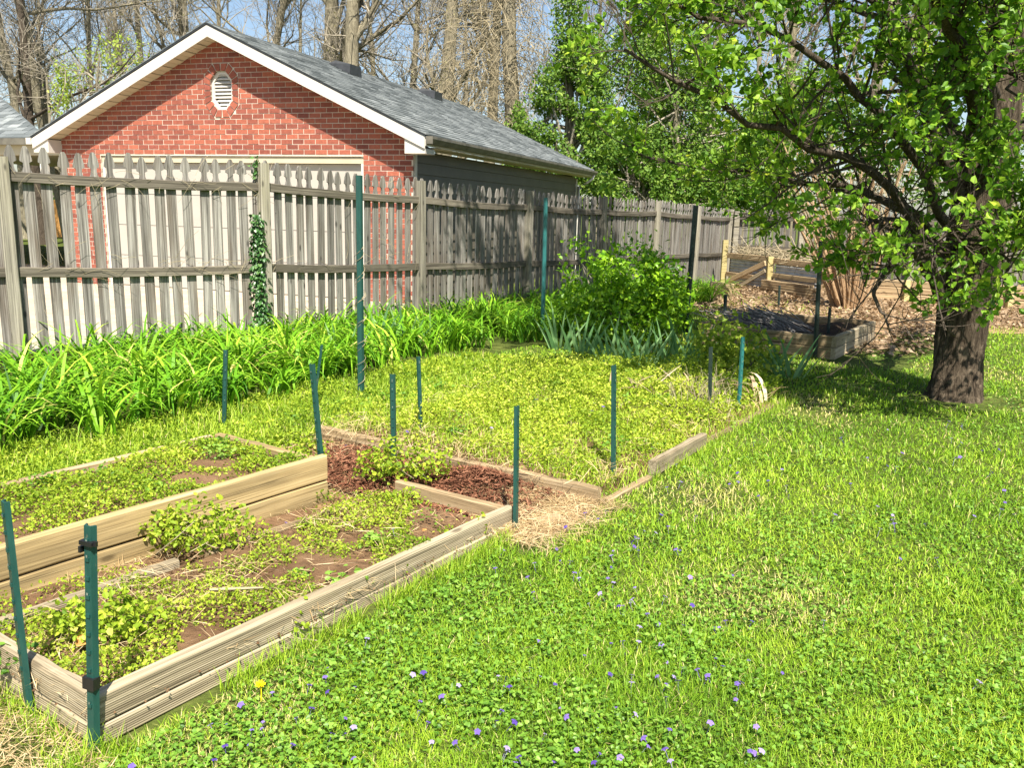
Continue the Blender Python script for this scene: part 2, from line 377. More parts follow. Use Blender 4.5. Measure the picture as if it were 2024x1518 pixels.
MT['orangeleaf'] = plain('orange dead leaf', (.62, .30, .09), .8, .15, .25, 40.)
def mk_soil(name, a, b, c, sc=14.):
    ma, t, out = mat_new(name)
    n = noise(t, wcoords(t), sc, 8., .7); n2 = noise(t, wcoords(t), 1.6, 3.)
    col = mixc(t, ramp(t, n2, [(.4, (0, 0, 0)), (.65, (1, 1, 1))]), ramp(t, n, [(.3, a), (.65, b)]), ramp(t, n, [(.3, b), (.7, c)]))
    pbr(t, out, col, .95, .08, n, 1., .03); return ma
MT['soil'] = mk_soil('garden soil', (.075, .042, .022), (.17, .10, .055), (.26, .165, .09))
MT['darksoil'] = mk_soil('dark soil', (.02, .014, .01), (.05, .034, .022), (.09, .062, .04))
MT['pathsoil'] = mk_soil('path soil and straw', (.14, .075, .035), (.30, .19, .095), (.46, .33, .18))
MT['littersoil'] = mk_soil('leaf litter earth', (.14, .085, .045), (.30, .20, .11), (.42, .29, .17), 9.)
MT['turf'] = mk_soil('turf earth', (.035, .050, .012), (.075, .105, .02), (.14, .16, .04), 16.)
MT['concrete'] = mk_soil('concrete', (.34, .29, .215), (.42, .36, .275), (.48, .42, .33), 5.)

# ------------------------------------------------------------------ the ground
def sheet(name, poly, z, mat, kind='structure', parent=None):
    p = np.array([[a[0], a[1], z] for a in poly]); n = len(p)
    tri = np.array(tessellate_polygon([[Vector(q) for q in p]]))
    nr = np.cross(p[tri[0][1]]-p[tri[0][0]], p[tri[0][2]]-p[tri[0][0]])
    if nr[2] < 0: tri = tri[:, ::-1]
    return tag(mesh_obj(name, p, [tri], mat, parent), kind=kind)
sheet('ground', [(-600, -20), (600, -20), (600, 900), (-600, 900)], 0, MT['turf'])
GX = np.array([.9475, -.3198, 0.]); GY = np.array([.3198, .9475, 0.]); GR = np.array([-1.62, 13.75, 0.])
def gp(x, y, z=0.): return GR+GX*x+GY*y+np.array([0, 0, z])       # garage frame: x right along the front, y inwards
FP = [bf(a, c) for a, c in ()]
FENCE = np.array([(-6.27, 6.2), (-4.43, 7.6), (-2.59, 9.0), (-1.19, 11.0), (.19, 13.0), (1.5, 15.05), (2.76, 17.13), (3.98, 19.2), (5.22, 21.3)])
FTOP = np.array([.47, .45, .44, .365, .315, .275, .275, .22, .185])+CAMH
sheet('driveway', [gp(1.2, -1.3)[:2], gp(1.2, 0.2)[:2], gp(-7.2, .2)[:2], gp(-7.2, 3.)[:2], gp(-20, 3)[:2], gp(-20, -7.2)[:2], (-4.9, 8.2), (-3.1, 9.5), (-2.0, 11.0)], .045, MT['concrete'])
sheet('garden_path', [bf(-.6, .8)[:2], bf(2.1, .8)[:2], bf(2.1, .0)[:2], bf(2.25, -.10)[:2], bf(2.55, -.14)[:2], bf(2.78, -.06)[:2], bf(2.86, .4)[:2], bf(2.8, 2.0)[:2], bf(2.1, 2.2)[:2], bf(2.0, 1.2)[:2], bf(-.6, 1.2)[:2]], .006, MT['pathsoil'])
sheet('leaf_litter_earth', [(3.6, 14.2), (4.6, 12.9), (5.2, 12.6), (4.55, 11.6), (4.15, 10.4), (4.6, 10.3), (5.4, 12.0), (8, 12.2), (12, 12.4), (22, 12.5), (22, 22), (6.5, 22), (5.3, 21.0), (3.9, 17.5)], .006, MT['littersoil'])

# ------------------------------------------------------------------ garage
GM = Matrix(((GX[0], GY[0], 0, GR[0]), (GX[1], GY[1], 0, GR[1]), (0, 0, 1, 0), (0, 0, 0, 1)))
def gplane(u, v, y=0.):                                              # picture point on the garage front -> local (x, z)
    d = ray(u, v); t = ((GR-CAM)@GY+y)/(d@GY); p = CAM+d*t
    return float((p-GR)@GX), float(p[2])
GW, GL, GXM, SL, APEX, OV, LINT = 6.95, 10.0, -3.475, .455, 4.40, .31, 2.33
def rz(x): return APEX-SL*abs(x-GXM)
garage = thing('garage', GR, 'red brick garage with white gable trim and grey shingle roof behind the picket fence', 'garage')
def gpart(name, V, F, mat, parent=garage, rnd=None, kind=None, smooth=False):
    o = mesh_obj(name, V, F if isinstance(F, list) else [F], mat, parent, GM, rnd, smooth)
    if kind: o['kind'] = kind
    return o
def gbox(name, x0, x1, y0, y1, z0, z1, mat, parent=garage):
    V, F = box_vf(x0, x1, y0, y1, z0, z1); return gpart(name, V, F, mat, parent)
vcx, vcz = gplane(437.5, 178)
def octa(hw, hh, cut, cx=vcx, cz=vcz):
    return [(cx-hw+cut, cz-hh), (cx+hw-cut, cz-hh), (cx+hw, cz-hh+cut*1.15), (cx+hw, cz+hh-cut*1.15), (cx+hw-cut, cz+hh), (cx-hw+cut, cz+hh), (cx-hw, cz+hh-cut*1.15), (cx-hw, cz-hh+cut*1.15)]
VO, VI = octa(.325, .42, .17), octa(.215, .31, .125)
WT = .21                                                            # roof top down to wall top
DX0, DX1 = -GW+.86, -.86
outline = [(-GW, 0), (DX0, 0), (DX0, LINT), (DX1, LINT), (DX1, 0), (0, 0), (0, rz(0)-WT), (GXM, APEX-WT), (-GW, rz(-GW)-WT)]
def wall_with_hole(outer, hole, y):
    p = [Vector((x, y, z)) for x, z in outer]; h = [Vector((x, y, z)) for x, z in hole]
    tri = np.array(tessellate_polygon([p, h])); V = np.array([[*v] for v in p+h])
    n, k = len(p), len(h)
    V2 = V.copy(); V2[:, 1] += .12
    side = [[i, (i+1) % n, (i+1) % n+n+k, i+n+k] for i in range(n)]+[[n+i, n+(i+1) % k, n+(i+1) % k+n+k, n+i+n+k] for i in range(k)]
    return np.concatenate([V, V2]), [tri, np.array(side)]
wall = gpart('front_wall', *wall_with_hole(outline, VI, .0055), MT['mortar'])
def clip(poly, nx, nz, c):                                          # keep nx*x+nz*z <= c
    out = []
    for i in range(len(poly)):
        a, b = poly[i], poly[(i+1) % len(poly)]; da, db = nx*a[0]+nz*a[1]-c, nx*b[0]+nz*b[1]-c
        if da <= 0: out.append(a)
        if da*db < 0:
            t = da/(da-db); out.append((a[0]+(b[0]-a[0])*t, a[1]+(b[1]-a[1])*t))
    return out
def area(p): return .5*abs(sum(p[i][0]*p[(i+1) % len(p)][1]-p[(i+1) % len(p)][0]*p[i][1] for i in range(len(p)))) if len(p) > 2 else 0
BL, BH, J = .213, .081, .012
bricks = []
VOJ = octa(.325+J, .42+J, .172)
def in_oct(p):
    return all((VOJ[(i+1) % 8][0]-VOJ[i][0])*(p[1]-VOJ[i][1])-(VOJ[(i+1) % 8][1]-VOJ[i][1])*(p[0]-VOJ[i][0]) > 0 for i in range(8))
row = 0
while row*BH < APEX:
    z0 = row*BH+J; z1 = (row+1)*BH
    n0 = -1
    x = -GW-(.5*BL if row % 2 else 0)
    while x < 0:
        p = [(x+J, z0), (x+BL, z0), (x+BL, z1), (x+J, z1)]
        p = clip(p, -1, 0, GW); p = clip(p, 1, 0, 0.) if p else p
        cx = x+BL/2
        if p and z0 < LINT-.02:
            if cx > DX0 and cx < DX1: p = clip(clip(p, 1, 0, DX0), 1, 0, DX0) if cx < GXM and x < DX0 else (clip(p, -1, 0, -DX1) if x+BL > DX1 else [])
            elif cx <= DX0: p = clip(p, 1, 0, DX0)
            else: p = clip(p, -1, 0, -DX1)
        if p: p = clip(p, SL, 1, APEX-WT+SL*GXM)
        if p: p = clip(p, -SL, 1, APEX-WT-SL*GXM)
        if p:
            ins = [in_oct(q) for q in p]; cxx = sum(q[0] for q in p)/len(p); czz = sum(q[1] for q in p)/len(p)
            if any(ins) or in_oct((cxx, czz)):
                if all(ins): p = []
                else:                                               # cut along the octagon side that keeps most of it
                    best = []
                    for i in range(8):
                        a, b = VOJ[i], VOJ[(i+1) % 8]; nx, nz = -(b[1]-a[1]), b[0]-a[0]
                        c_ = clip(p, nx, nz, nx*a[0]+nz*a[1])
                        if area(c_) > area(best): best = c_
                    p = best
        if area(p) > .0012: bricks.append(p)
        x += BL
    row += 1
full = None
bricks.sort(key=lambda p: -(1.0 if p[0][1] > 1.95 else 0)*10-sum(q[0] for q in p)/len(p))
rest = []
def brick_poly(p, dy): return prism(p, dy, dy+.05)
for i, p in enumerate(bricks):
    dy = random.uniform(-.0025, .0025)
    if i < 268:
        rect = len(p) == 4 and abs(area(p)-(BL-J)*(BH-J)) < 1e-5
        if rect:
            if full is None: full = make_mesh('brick', *prism([(0, 0), (BL-J, 0), (BL-J, BH-J), (0, BH-J)], 0, .05), MT['brick'])
            ox, oz = min(q[0] for q in p), min(q[1] for q in p)
            link(bpy.data.objects.new('brick', full), wall, GM@Matrix.Translation((ox, dy, oz)))
        else:
            ox, oz = min(q[0] for q in p), min(q[1] for q in p)
            V, F = prism([(a-ox, b-oz) for a, b in p], 0, .05)
            mesh_obj('brick', V, F, MT['brick'], wall, GM@Matrix.Translation((ox, dy, oz)))
    else: rest.append(brick_poly(p, dy))
V, F = join(rest)
r_ = np.concatenate([np.full(len(a), random.random()) for a, _ in rest])
gpart('brickwork', V, F, MT['brick'], wall, r_, 'stuff')
# octagonal louvre vent with its ring of bricks
def lerp(a, b, t): return (a[0]+(b[0]-a[0])*t, a[1]+(b[1]-a[1])*t)
vent = gpart('vent', *prism(octa(.20, .295, .12), .10, .11), MT['darkplastic'])
for i in range(8):
    a, b, a2, b2 = VI[i], VI[(i+1) % 8], VO[i], VO[(i+1) % 8]
    ln = math.hypot(b[0]-a[0], b[1]-a[1]); k = max(2, round(ln/.078)); 
    for j in range(k):
        t0, t1 = (j+.10)/k, (j+.90)/k
        q = [lerp(a, b, t0), lerp(a, b, t1), lerp(a2, b2, t1), lerp(a2, b2, t0)]
        V, F = prism(q[::-1], -.010, .05); ox, oz = q[0]
        V[:, 0] -= ox; V[:, 2] -= oz
        mesh_obj('brick', V, [f[:, ::-1] for f in F], MT['brick'], vent, GM@Matrix.Translation((ox, 0, oz)))
VI2 = octa(.165, .255, .10)
fr = []
for i in range(8):
    q = [VI[i], VI[(i+1) % 8], VI2[(i+1) % 8], VI2[i]]; fr.append(prism(q, .04, .085))
gpart('vent_frame', *join(fr), MT['white'], vent)
for k in range(9):
    z = vcz-.235+k*.058
    hw = .165 if abs(z-vcz) < .14 else .165-(abs(z-vcz)-.14)*.85
    V = np.array([[vcx-hw, .05, z], [vcx+hw, .05, z], [vcx+hw, .10, z+.05], [vcx-hw, .10, z+.05], [vcx-hw, .05, z+.012], [vcx+hw, .05, z+.012], [vcx+hw, .10, z+.062], [vcx-hw, .10, z+.062]])
    gpart('louvre', V, np.array([[0, 1, 2, 3], [7, 6, 5, 4], [0, 4, 5, 1], [2, 6, 7, 3], [0, 3, 7, 4], [1, 5, 6, 2]]), MT['white'], vent)
# door
door = gbox('door', DX0+.02, DX1-.02, .13, .15, .05, LINT-.10, MT['door'])
for k in range(4):
    z0 = .06+k*.54; gbox('door_panel', DX0+.06, DX1-.06, .10, .13, z0, z0+.53, MT['door'], door)
gbox('door_trim', DX0+.01, DX1-.01, .03, .10, LINT-.11, LINT-.01, MT['cream'])
gbox('door_jamb', DX0+.01, DX0+.06, .03, .10, .05, LINT-.11, MT['white']); gbox('door_jamb', DX1-.06, DX1-.01, .03, .10, .05, LINT-.11, MT['white'])
# side wall: lap siding boards
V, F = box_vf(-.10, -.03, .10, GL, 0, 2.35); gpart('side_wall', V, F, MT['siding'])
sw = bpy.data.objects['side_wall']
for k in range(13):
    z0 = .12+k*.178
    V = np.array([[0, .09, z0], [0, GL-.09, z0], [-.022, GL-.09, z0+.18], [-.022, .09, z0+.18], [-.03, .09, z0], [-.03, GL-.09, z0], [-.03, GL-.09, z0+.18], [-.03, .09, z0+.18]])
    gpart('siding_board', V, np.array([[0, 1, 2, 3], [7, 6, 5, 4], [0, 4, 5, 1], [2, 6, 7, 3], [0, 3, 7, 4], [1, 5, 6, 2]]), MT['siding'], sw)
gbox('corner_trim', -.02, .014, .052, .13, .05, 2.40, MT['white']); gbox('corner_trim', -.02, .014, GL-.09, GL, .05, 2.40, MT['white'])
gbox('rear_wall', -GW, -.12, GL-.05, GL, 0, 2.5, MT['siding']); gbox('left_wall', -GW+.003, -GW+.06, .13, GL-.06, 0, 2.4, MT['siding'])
# roof: deck, fascia, soffit, shingles
EX = .36
def slab(s, y0, y1, x_in, x_out, dz0, dz1):                         # strip of one roof slope
    def P(xo, y, dz): return [GXM+s*xo, y, APEX-SL*xo+dz]
    V = [P(x_in, y0, dz0), P(x_out, y0, dz0), P(x_out, y1, dz0), P(x_in, y1, dz0), P(x_in, y0, dz1), P(x_out, y0, dz1), P(x_out, y1, dz1), P(x_in, y1, dz1)]
    return np.array(V), np.array([[0, 1, 2, 3], [7, 6, 5, 4], [0, 4, 5, 1], [1, 5, 6, 2], [2, 6, 7, 3], [3, 7, 4, 0]])
XO = GW/2+EX
roof = gpart('roof', *join([slab(1, -OV+.012, GL+OV, 0.0, XO, -.06, -.025), slab(-1, -OV+.012, GL+OV, 0.0, XO, -.06, -.025)]), MT['shingle'])
sh = []; rr = []
for s in (1, -1):
    nc = 31 if s == 1 else 31; dx = XO/nc
    for k in range(nc):
        xo1 = XO-k*dx+.012; xo0 = xo1-dx*1.25
        if xo0 < 0: xo0 = 0
        y = -OV-.02+random.uniform(-.3, 0)
        while y < GL+OV:
            wd = random.uniform(.14, .34) if s == 1 else 1.5; yy0, yy1 = max(y, -OV-.02), min(y+wd-.004, GL+OV+.02)
            if yy1-yy0 > .02:
                th = random.choice((.004, .010, .010))
                def P(xo, yy, dz): return [GXM+s*xo, yy, APEX-SL*xo+dz]
                V = np.array([P(xo0, yy0, -.024), P(xo1, yy0, -.02), P(xo1, yy1, -.02), P(xo0, yy1, -.024), P(xo0, yy0, -.018), P(xo1, yy0, th-.004), P(xo1, yy1, th-.004), P(xo0, yy1, -.018)])
                sh.append((V, np.array([[7, 6, 5, 4], [0, 4, 5, 1], [1, 5, 6, 2], [2, 6, 7, 3]]))); rr.append(np.full(8, random.random()))
            y += wd
V, F = join(sh); gpart('shingles', V, F, MT['shingle'], roof, np.concatenate(rr), 'stuff')
for s in (1, -1):
    gpart('rake_board', *slab(s, -OV-.004, -OV+.018, 0.002, XO-.02, -.235, -.062), MT['white'], roof)
    gpart('drip_edge', *slab(s, -OV-.014, -OV-.006, 0.002, XO-.01, -.050, -.026), MT['darkplastic'], roof)
    n = 30
    for k in range(n):                                              # soffit boards run across the overhang
        x0 = .02+(XO-.30)*k/n; x1 = .02+(XO-.30)*(k+1)/n-.016
        gpart('soffit_board', *slab(s, -OV+.019, .0, x0, x1, -.215+(.006 if k % 2 else 0), -.20), MT['cream'], roof)
    x0, x1 = (GXM+s*(GW/2-.002), GXM+s*(XO-.02)); xa, xb = min(x0, x1), max(x0, x1)
    pk = [(xa, 2.36), (xb, 2.36), (xb, rz(xb)-.235), (xa, rz(xa)-.225)]
    gpart('eave_return', *prism(pk, -OV+.02, .06), MT['white'], roof)
    V, F = box_vf(xa, xb-.02 if s == 1 else xb, .062, GL+OV, 2.455, 2.47); gpart('eave_soffit', V, F, MT['cream'], roof)
    xf = GXM+s*(XO-.01); V, F = box_vf(xf-.012, xf+.012, -OV+.02, GL+OV, 2.47, 2.60); gpart('fascia', V, F, MT['white'], roof)
    # K-style gutter
    gx = GXM+s*XO; pr = [(0.004, 2.50), (.075, 2.50), (.115, 2.57), (.115, 2.61), (.105, 2.61), (.100, 2.575), (.07, 2.515), (.004, 2.515)]
    pr = [(gx+s*a, z) for a, z in pr]
    if s < 0: pr = pr[::-1]
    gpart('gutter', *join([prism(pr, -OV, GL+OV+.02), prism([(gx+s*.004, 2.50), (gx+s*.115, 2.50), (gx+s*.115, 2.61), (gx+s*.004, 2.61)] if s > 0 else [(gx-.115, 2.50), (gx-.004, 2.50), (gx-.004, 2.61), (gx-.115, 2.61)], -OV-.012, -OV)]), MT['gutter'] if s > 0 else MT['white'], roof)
ln = tubes([(np.array([[GXM+XO+.06, GL+.1, 2.50], [GXM+XO+.05, GL+.06, 2.42], [GXM+XO-.10, GL+.02, 2.30], [.07, GL-.06, 2.20], [.06, GL-.07, 1.2], [.06, GL-.07, .06]]), np.array([.035]*6))], 6)
gpart('downspout', *ln, MT['white'], garage, smooth=True)
for u, v in ((685, 140), (852, 190)):                               # low box vents near the ridge
    best = None
    for xo in (.55,):
        d = ray(u, v); nrm = GX*SL+np.array([0, 0, 1.]); p0 = gp(GXM+1., 0, APEX-SL*1.)
        t = ((p0-CAM)@nrm)/(d@nrm); p = CAM+d*t; lx, ly = float((p-GR)@GX), float((p-GR)@GY)
    xo = lx-GXM
    def P(a, y, dz): return [GXM+xo+a, ly+y, APEX-SL*(xo+a)+dz]
    V = np.array([P(-.26, -.24, 0), P(.2, -.24, 0), P(.2, .24, 0), P(-.26, .24, 0), P(-.12, -.20, .12), P(.2, -.21, .19), P(.2, .21, .19), P(-.12, .20, .12)])
    gpart('roof_vent', V, np.array([[7, 6, 5, 4], [0, 4, 5, 1], [1, 5, 6, 2], [2, 6, 7, 3], [3, 7, 4, 0]]), MT['darkplastic'], roof)

# ------------------------------------------------------------------ neighbouring porch with hip roof on the left
porch = thing('porch', gp(-9.5, .9), 'grey hip roofed porch with pale gutter and white column left of the garage', 'porch')
def pp(name, V, F, mat, parent=porch, rnd=None, kind=None):
    o = mesh_obj(name, V, F if isinstance(F, list) else [F], mat, parent, GM, rnd); 
    if kind: o['kind'] = kind
    return o
PX1, PY0, PZ = -GW-.02, .75, 2.66
def hz(y): return PZ+.05+(y-PY0)*.58
HX = gplane(92, 266, PY0)[0]
V = np.array([[HX, PY0, PZ+.05], [-17, PY0, PZ+.05], [-17, PY0+4.5, hz(PY0+4.5)], [HX-4.5*1.75, PY0+4.5, hz(PY0+4.5)], [HX-9.8, PY0+8.0, PZ+.05], [-22, PY0+8.0, PZ+.05]])
proof = pp('roof', V, [np.array([[0, 3, 2, 1], [3, 4, 5, 2]]), np.array([[0, 4, 3]])], MT['shingle'])
sh, rr = [], []
nc = 34
for k in range(nc):
    y0 = PY0-.02+k*4.5/nc; y1 = y0+4.5/nc*1.15; x = -17+random.uniform(-.2, 0)
    while x < HX-(y0-PY0)*1.75:
        wd = random.uniform(.16, .36); x1 = min(x+wd-.004, HX-(y1-PY0)*1.75); th = random.choice((.008, .014, .016))
        if x1-x > .03:
            V = np.array([[x, y0, hz(y0)+.002], [x1, y0, hz(y0)+.002], [x1, y1, hz(y1)+.002], [x, y1, hz(y1)+.002], [x, y0, hz(y0)+th+.004], [x1, y0, hz(y0)+th+.004], [x1, y1, hz(y1)+.004], [x, y1, hz(y1)+.004]])
            sh.append((V, np.array([[4, 5, 6, 7], [0, 1, 5, 4], [1, 2, 6, 5], [3, 0, 4, 7]]))); rr.append(np.full(8, random.random()))
        x += wd
V, F = join(sh); pp('shingles', V, F, MT['shingle'], proof, np.concatenate(rr), 'stuff')
pp('gutter', *prism([(PY0, 0)]*0+[(-17, PZ-.09), (PX1, PZ-.09), (PX1, PZ+.03), (-17, PZ+.03)], PY0-.12, PY0-.01), MT['gutter'])
pp('beam', *box_vf(-17, PX1-.02, PY0+.02, PY0+.14, PZ-.28, PZ-.02), MT['cream'])
pp('ceiling', *box_vf(-17, PX1-.02, PY0+.15, PY0+8.5, PZ-.10, PZ-.04), MT['cream'])
cx0 = gplane(100, 450, PY0+.1)[0]
pp('column', *box_vf(cx0-.065, cx0+.065, PY0+.03, PY0+.13, .05, PZ-.285), MT['white'])
pp('downspout', *tubes([(np.array([[PX1-.16, PY0-.06, PZ-.09], [PX1-.16, PY0-.06, PZ-.18], [PX1-.28, PY0+.03, PZ-.34], [PX1-.28, PY0+.03, .06]]), np.array([.04, .04, .04, .04]))], 6), MT['white'])

# ------------------------------------------------------------------ picket fence
def picket_poly(h):
    wd = .045
    right = [(wd, 0), (wd, h-.245), (wd*.92, h-.225), (wd*.66, h-.20), (wd*.52, h-.175), (wd*.54, h-.152), (wd*.52, h-.142), (wd*1.08, h-.128), (wd*1.02, h-.10), (wd*.80, h-.06), (wd*.52, h-.022), (wd*.26, h)]
    return right+[(-a, b) for a, b in reversed(right)]
def picket_mesh(h, mat, t=.018):
    p = picket_poly(h); n = len(p); k = n//2
    V = np.concatenate([np.array([[x, y, z] for x, z in p]) for y in (-t/2, t/2)])
    Q = np.array([[i, i+1, n-2-i, n-1-i] for i in range(k-1)])
    side = np.array([[i, i+n, (i+1) % n+n, (i+1) % n] for i in range(n)])
    return make_mesh('picket', V, [Q, Q[:, ::-1]+n, side], mat)
fence = thing('picket_fence', (*FENCE[2], 0), 'long weathered grey gothic picket fence running back from the left', 'fence')
PH = 1.82
pm = [picket_mesh(PH, MT['picket']), picket_mesh(PH-.012, MT['picket']), picket_mesh(PH+.01, MT['picket'])]
pole_mesh = {}
for i in range(len(FENCE)-1):
    a, b = FENCE[i], FENCE[i+1]; d = b-a; L = np.linalg.norm(d); d = d/L; nrm = np.array([-d[1], d[0]]); rot = math.atan2(d[1], d[0])   # nrm points to the far side
    ta, tb = FTOP[i], FTOP[i+1]; sag = .02
    n = 17
    for k in range(n):
        t = (k+.55+random.uniform(-.05, .05))/n; q = a+d*L*t+nrm*.045; zt = ta+(tb-ta)*t-sag*4*t*(1-t)+random.uniform(-.008, .008)
        R = Matrix.Translation((q[0], q[1], zt-PH))@Matrix.Rotation(rot, 4, 'Z')@Matrix.Rotation(random.uniform(-.014, .014), 4, 'Y')@Matrix.Rotation(random.uniform(-.006, .006), 4, 'X')
        link(bpy.data.objects.new('picket', random.choice(pm)), fence, R)
    for drop in (.265, 1.09):
        za, zb, zm = ta-drop, tb-drop, (ta+tb)/2-sag*.9-drop
        o = bpy.data.objects.new('rail', None)
        q0, q1 = a+d*.05, b-d*.05
        Lr = np.linalg.norm(q1-q0); me = board_mesh('rail', Lr, .088, .038, MT['rail'], .005, .004, 6)
        co = np.empty(len(me.vertices)*3); me.vertices.foreach_get('co', co); co = co.reshape(-1, 3)
        s = co[:, 0]/Lr; co[:, 2] += -sag*4*s*(1-s); me.vertices.foreach_set('co', co.ravel()); me.update()
        link(bpy.data.objects.new('rail', me), fence, frame((q0[0]+nrm[0]*.015, q0[1]+nrm[1]*.015, za), (q1[0]+nrm[0]*.015, q1[1]+nrm[1]*.015, zb)))
for i, (p, zt) in enumerate(zip(FENCE, FTOP)):
    h = zt-(.10 if i == 1 else .03); d = FENCE[min(i+1, 8)]-FENCE[max(i-1, 0)]
    me = board_mesh('post', h, .098, .098, MT['post'], .006, .003, 4)
    V = np.empty(len(me.vertices)*3); me.vertices.foreach_get('co', V); V = V.reshape(-1, 3)[:, [2, 1, 0]]; V[:, 1] *= -1; me.vertices.foreach_set('co', np.ascontiguousarray(V).ravel()); me.update()
    link(bpy.data.objects.new('post', me), fence, Matrix.Translation((p[0], p[1], 0))@Matrix.Rotation(math.atan2(d[1], d[0])+.03*random.uniform(-1, 1), 4, 'Z')@Matrix.Rotation(random.uniform(-.008, .008), 4, 'X'))

ed_ = thing('edging', (-3.3, 8.9, 0), 'dark edging boards at the foot of the driveway behind the picket fence', 'edging')
for i in range(4):
    a_, b_ = FENCE[i], FENCE[i+1]; d_ = unit(b_-a_); n_ = np.array([-d_[1], d_[0]])*.28
    board('board', (*(a_+n_), .07), (*(b_+n_), .07), .15, .06, MT['lumber'], ed_, ch=.01)
# back fence, running right from the far corner
back = thing('board_fence', (*FENCE[8], 0), 'weathered board fence with grey posts running across behind the crape myrtle', 'fence')
BD = np.array([.8305, -.557]); C0 = FENCE[8]+BD*.12
for k in range(56):
    q = C0+BD*(.10+k*.145)+np.array([.557, .8305])*.07
    link(bpy.data.objects.new('picket', pm[k % 3]), back, Matrix.Translation((q[0], q[1], 1.70-PH+random.uniform(-.01, .01)))@Matrix.Rotation(math.atan2(BD[1], BD[0]), 4, 'Z'))
pmesh = board_mesh('post', 1.66, .13, .13, MT['post'], .008)
for t in (0.02, 1.6, 4.0, 6.4, 8.3):
    q = C0+BD*t; link(bpy.data.objects.new('post', pmesh), back, Matrix(((0, 0, 1, q[0]), (0, -1, 0, q[1]), (1, 0, 0, 0), (0, 0, 0, 1))))
ts = (0.02, 1.6, 4.0, 6.4, 8.3)
for j in range(4):
    for z in (1.50, .83, .22):
        q0, q1 = C0+BD*(ts[j]+.07), C0+BD*(ts[j+1]-.07); board('rail', (*q0, z), (*q1, z+random.uniform(-.02, .02)), .09, .04, MT['rail'], back)

# far cedar fence seen between the pickets
cf = thing('cedar_fence', (-20, 36, 0), 'bright orange cedar fence far beyond the driveway seen between pickets', 'fence')
cm = board_mesh('board', 1.5, .14, .02, MT['cedar'], .003)
for k in range(70):
    link(bpy.data.objects.new('board', cm), cf, Matrix(((0, 0, 1, -24.5+k*.15), (0, -1, 0, 36.), (1, 0, 0, 0.02), (0, 0, 0, 1))))

# ------------------------------------------------------------------ steel T-posts
def tpost_mesh(h, wd, mat, studs=True):
    t = .10*wd+.0015
    a = wd/2
    e = wd*.42; prof = [(-a, e), (-a*.62, 0), (a*.62, 0), (a, e), (a-t*1.2, e), (a*.62-t*.9, t), (-a*.62+t*.9, t), (-a+t*1.2, e)]
    n = len(prof)
    V = np.concatenate([np.array([[x, y, z] for x, y in prof]) for z in (-.05, h)])
    side = np.array([[i, (i+1) % n, (i+1) % n+n, i+n] for i in range(n)])
    cap = np.array([[0, 1, 6, 7], [1, 2, 5, 6], [2, 3, 4, 5]])+n
    cap2 = np.array([[0, 1, 2, 7], [0, 1, 2, 7]])[:1, ::-1]
    parts = [(V, [side, cap])]
    if studs:
        z = h-.04; k = 0
        while z > .12:
            parts.append(box_vf(-.16*wd, .16*wd, -.10*wd, .001, z-.007, z+.004)); z -= .055; k += 1
    Vj, Fj = join(parts)
    return make_mesh('t_post', Vj, Fj, mat)
def tpost(top, base, wd, mat, label, face=0., zb=0., dy=0., studs=True):
    b = at(*base, zb) if len(base) == 2 else np.array(base, float)
    # top lies on the upright plane through the base, facing the viewer
    tp = atd(top[0], top[1], b[1]+dy)
    ax = Vector(tp-b); h = ax.length; z = ax.normalized(); x = Vector((math.cos(face), math.sin(face), 0)); y = z.cross(x).normalized(); x = y.cross(z)
    mw = Matrix(((x.x, y.x, z.x, b[0]), (x.y, y.y, z.y, b[1]), (x.z, y.z, z.z, b[2]), (0, 0, 0, 1)))
    o = link(bpy.data.objects.new('t_post', tpost_mesh(h, wd, MT[mat], studs)), None, mw)
    if b[1] < 7.5 and studs:
        pz = [q for q in np.arange(h-.03, .15, -.055) if random.random() < .45]+[h-.04]; pt = [box_vf(-.07*wd, .07*wd, -.115*wd, -.098*wd, q-.005, q+.002) for q in pz]
        mesh_obj('worn_lit_studs', *join(pt), MT['worn_lit'], o, mw)['kind'] = 'stuff'  # pale dots: worn paint, plus light through the post holes put into the colour
    return tag(o, label, 'post', 'steel garden posts')
tp_near = tpost((172, 1040), bf(-.002, .05), .037, 'tgreen', 'nearest green steel post with black tape clip at the front bed corner', -.35)
tpost((4, 992), bf(-.004, .40), .036, 'tgreen', 'green steel post at the left picture edge behind the near bed end', -.7, dy=-.02)
tpost((446, 692), (443, 838), .034, 'tgreen', 'short green steel post standing in front of the daylilies', .3)
tpost((614, 720), (637, 962), .036, 'tgreen', 'leaning green steel post at the end of the golden timber bed', -.5, .02)
tpost((637, 682), (621, 805), .022, 'tgreen', 'thin slanting green steel post just behind the leaning one', .5)
tp_tall = tpost((708, 346), (712, 786), .058, 'tgreen', 'tall green steel post wound with wire before the garage corner', -.1, studs=False)
tpost((775, 740), (778, 930), .036, 'tgreen', 'straight studded green steel post rising out of the mulch path', 0.)
tpost((828, 705), (834, 877), .030, 'tgreen', 'slim green steel post behind the mulch pile at the weedy bed edge', .4)
tpost((1025, 803), (1022, 1047), .036, 'tgreen', 'dark green steel post at the far right corner of the front bed', 1.1)
tpost((1216, 722), (1215, 950), .036, 'tgreen', 'green steel post at the lawn corner of the weedy bed', .8)
tpost((1079, 390), (1072, 662), .056, 'tteal', 'tall teal steel post in the shade before the picket fence', 0., studs=False)
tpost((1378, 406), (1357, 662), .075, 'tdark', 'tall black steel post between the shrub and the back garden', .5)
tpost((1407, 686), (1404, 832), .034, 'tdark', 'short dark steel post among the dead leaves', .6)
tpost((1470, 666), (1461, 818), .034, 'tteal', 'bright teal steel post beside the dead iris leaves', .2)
tpost((1625, 476), (1613, 708), .055, 'tdark', 'tall dark steel post at the near end of the far bed', .4)
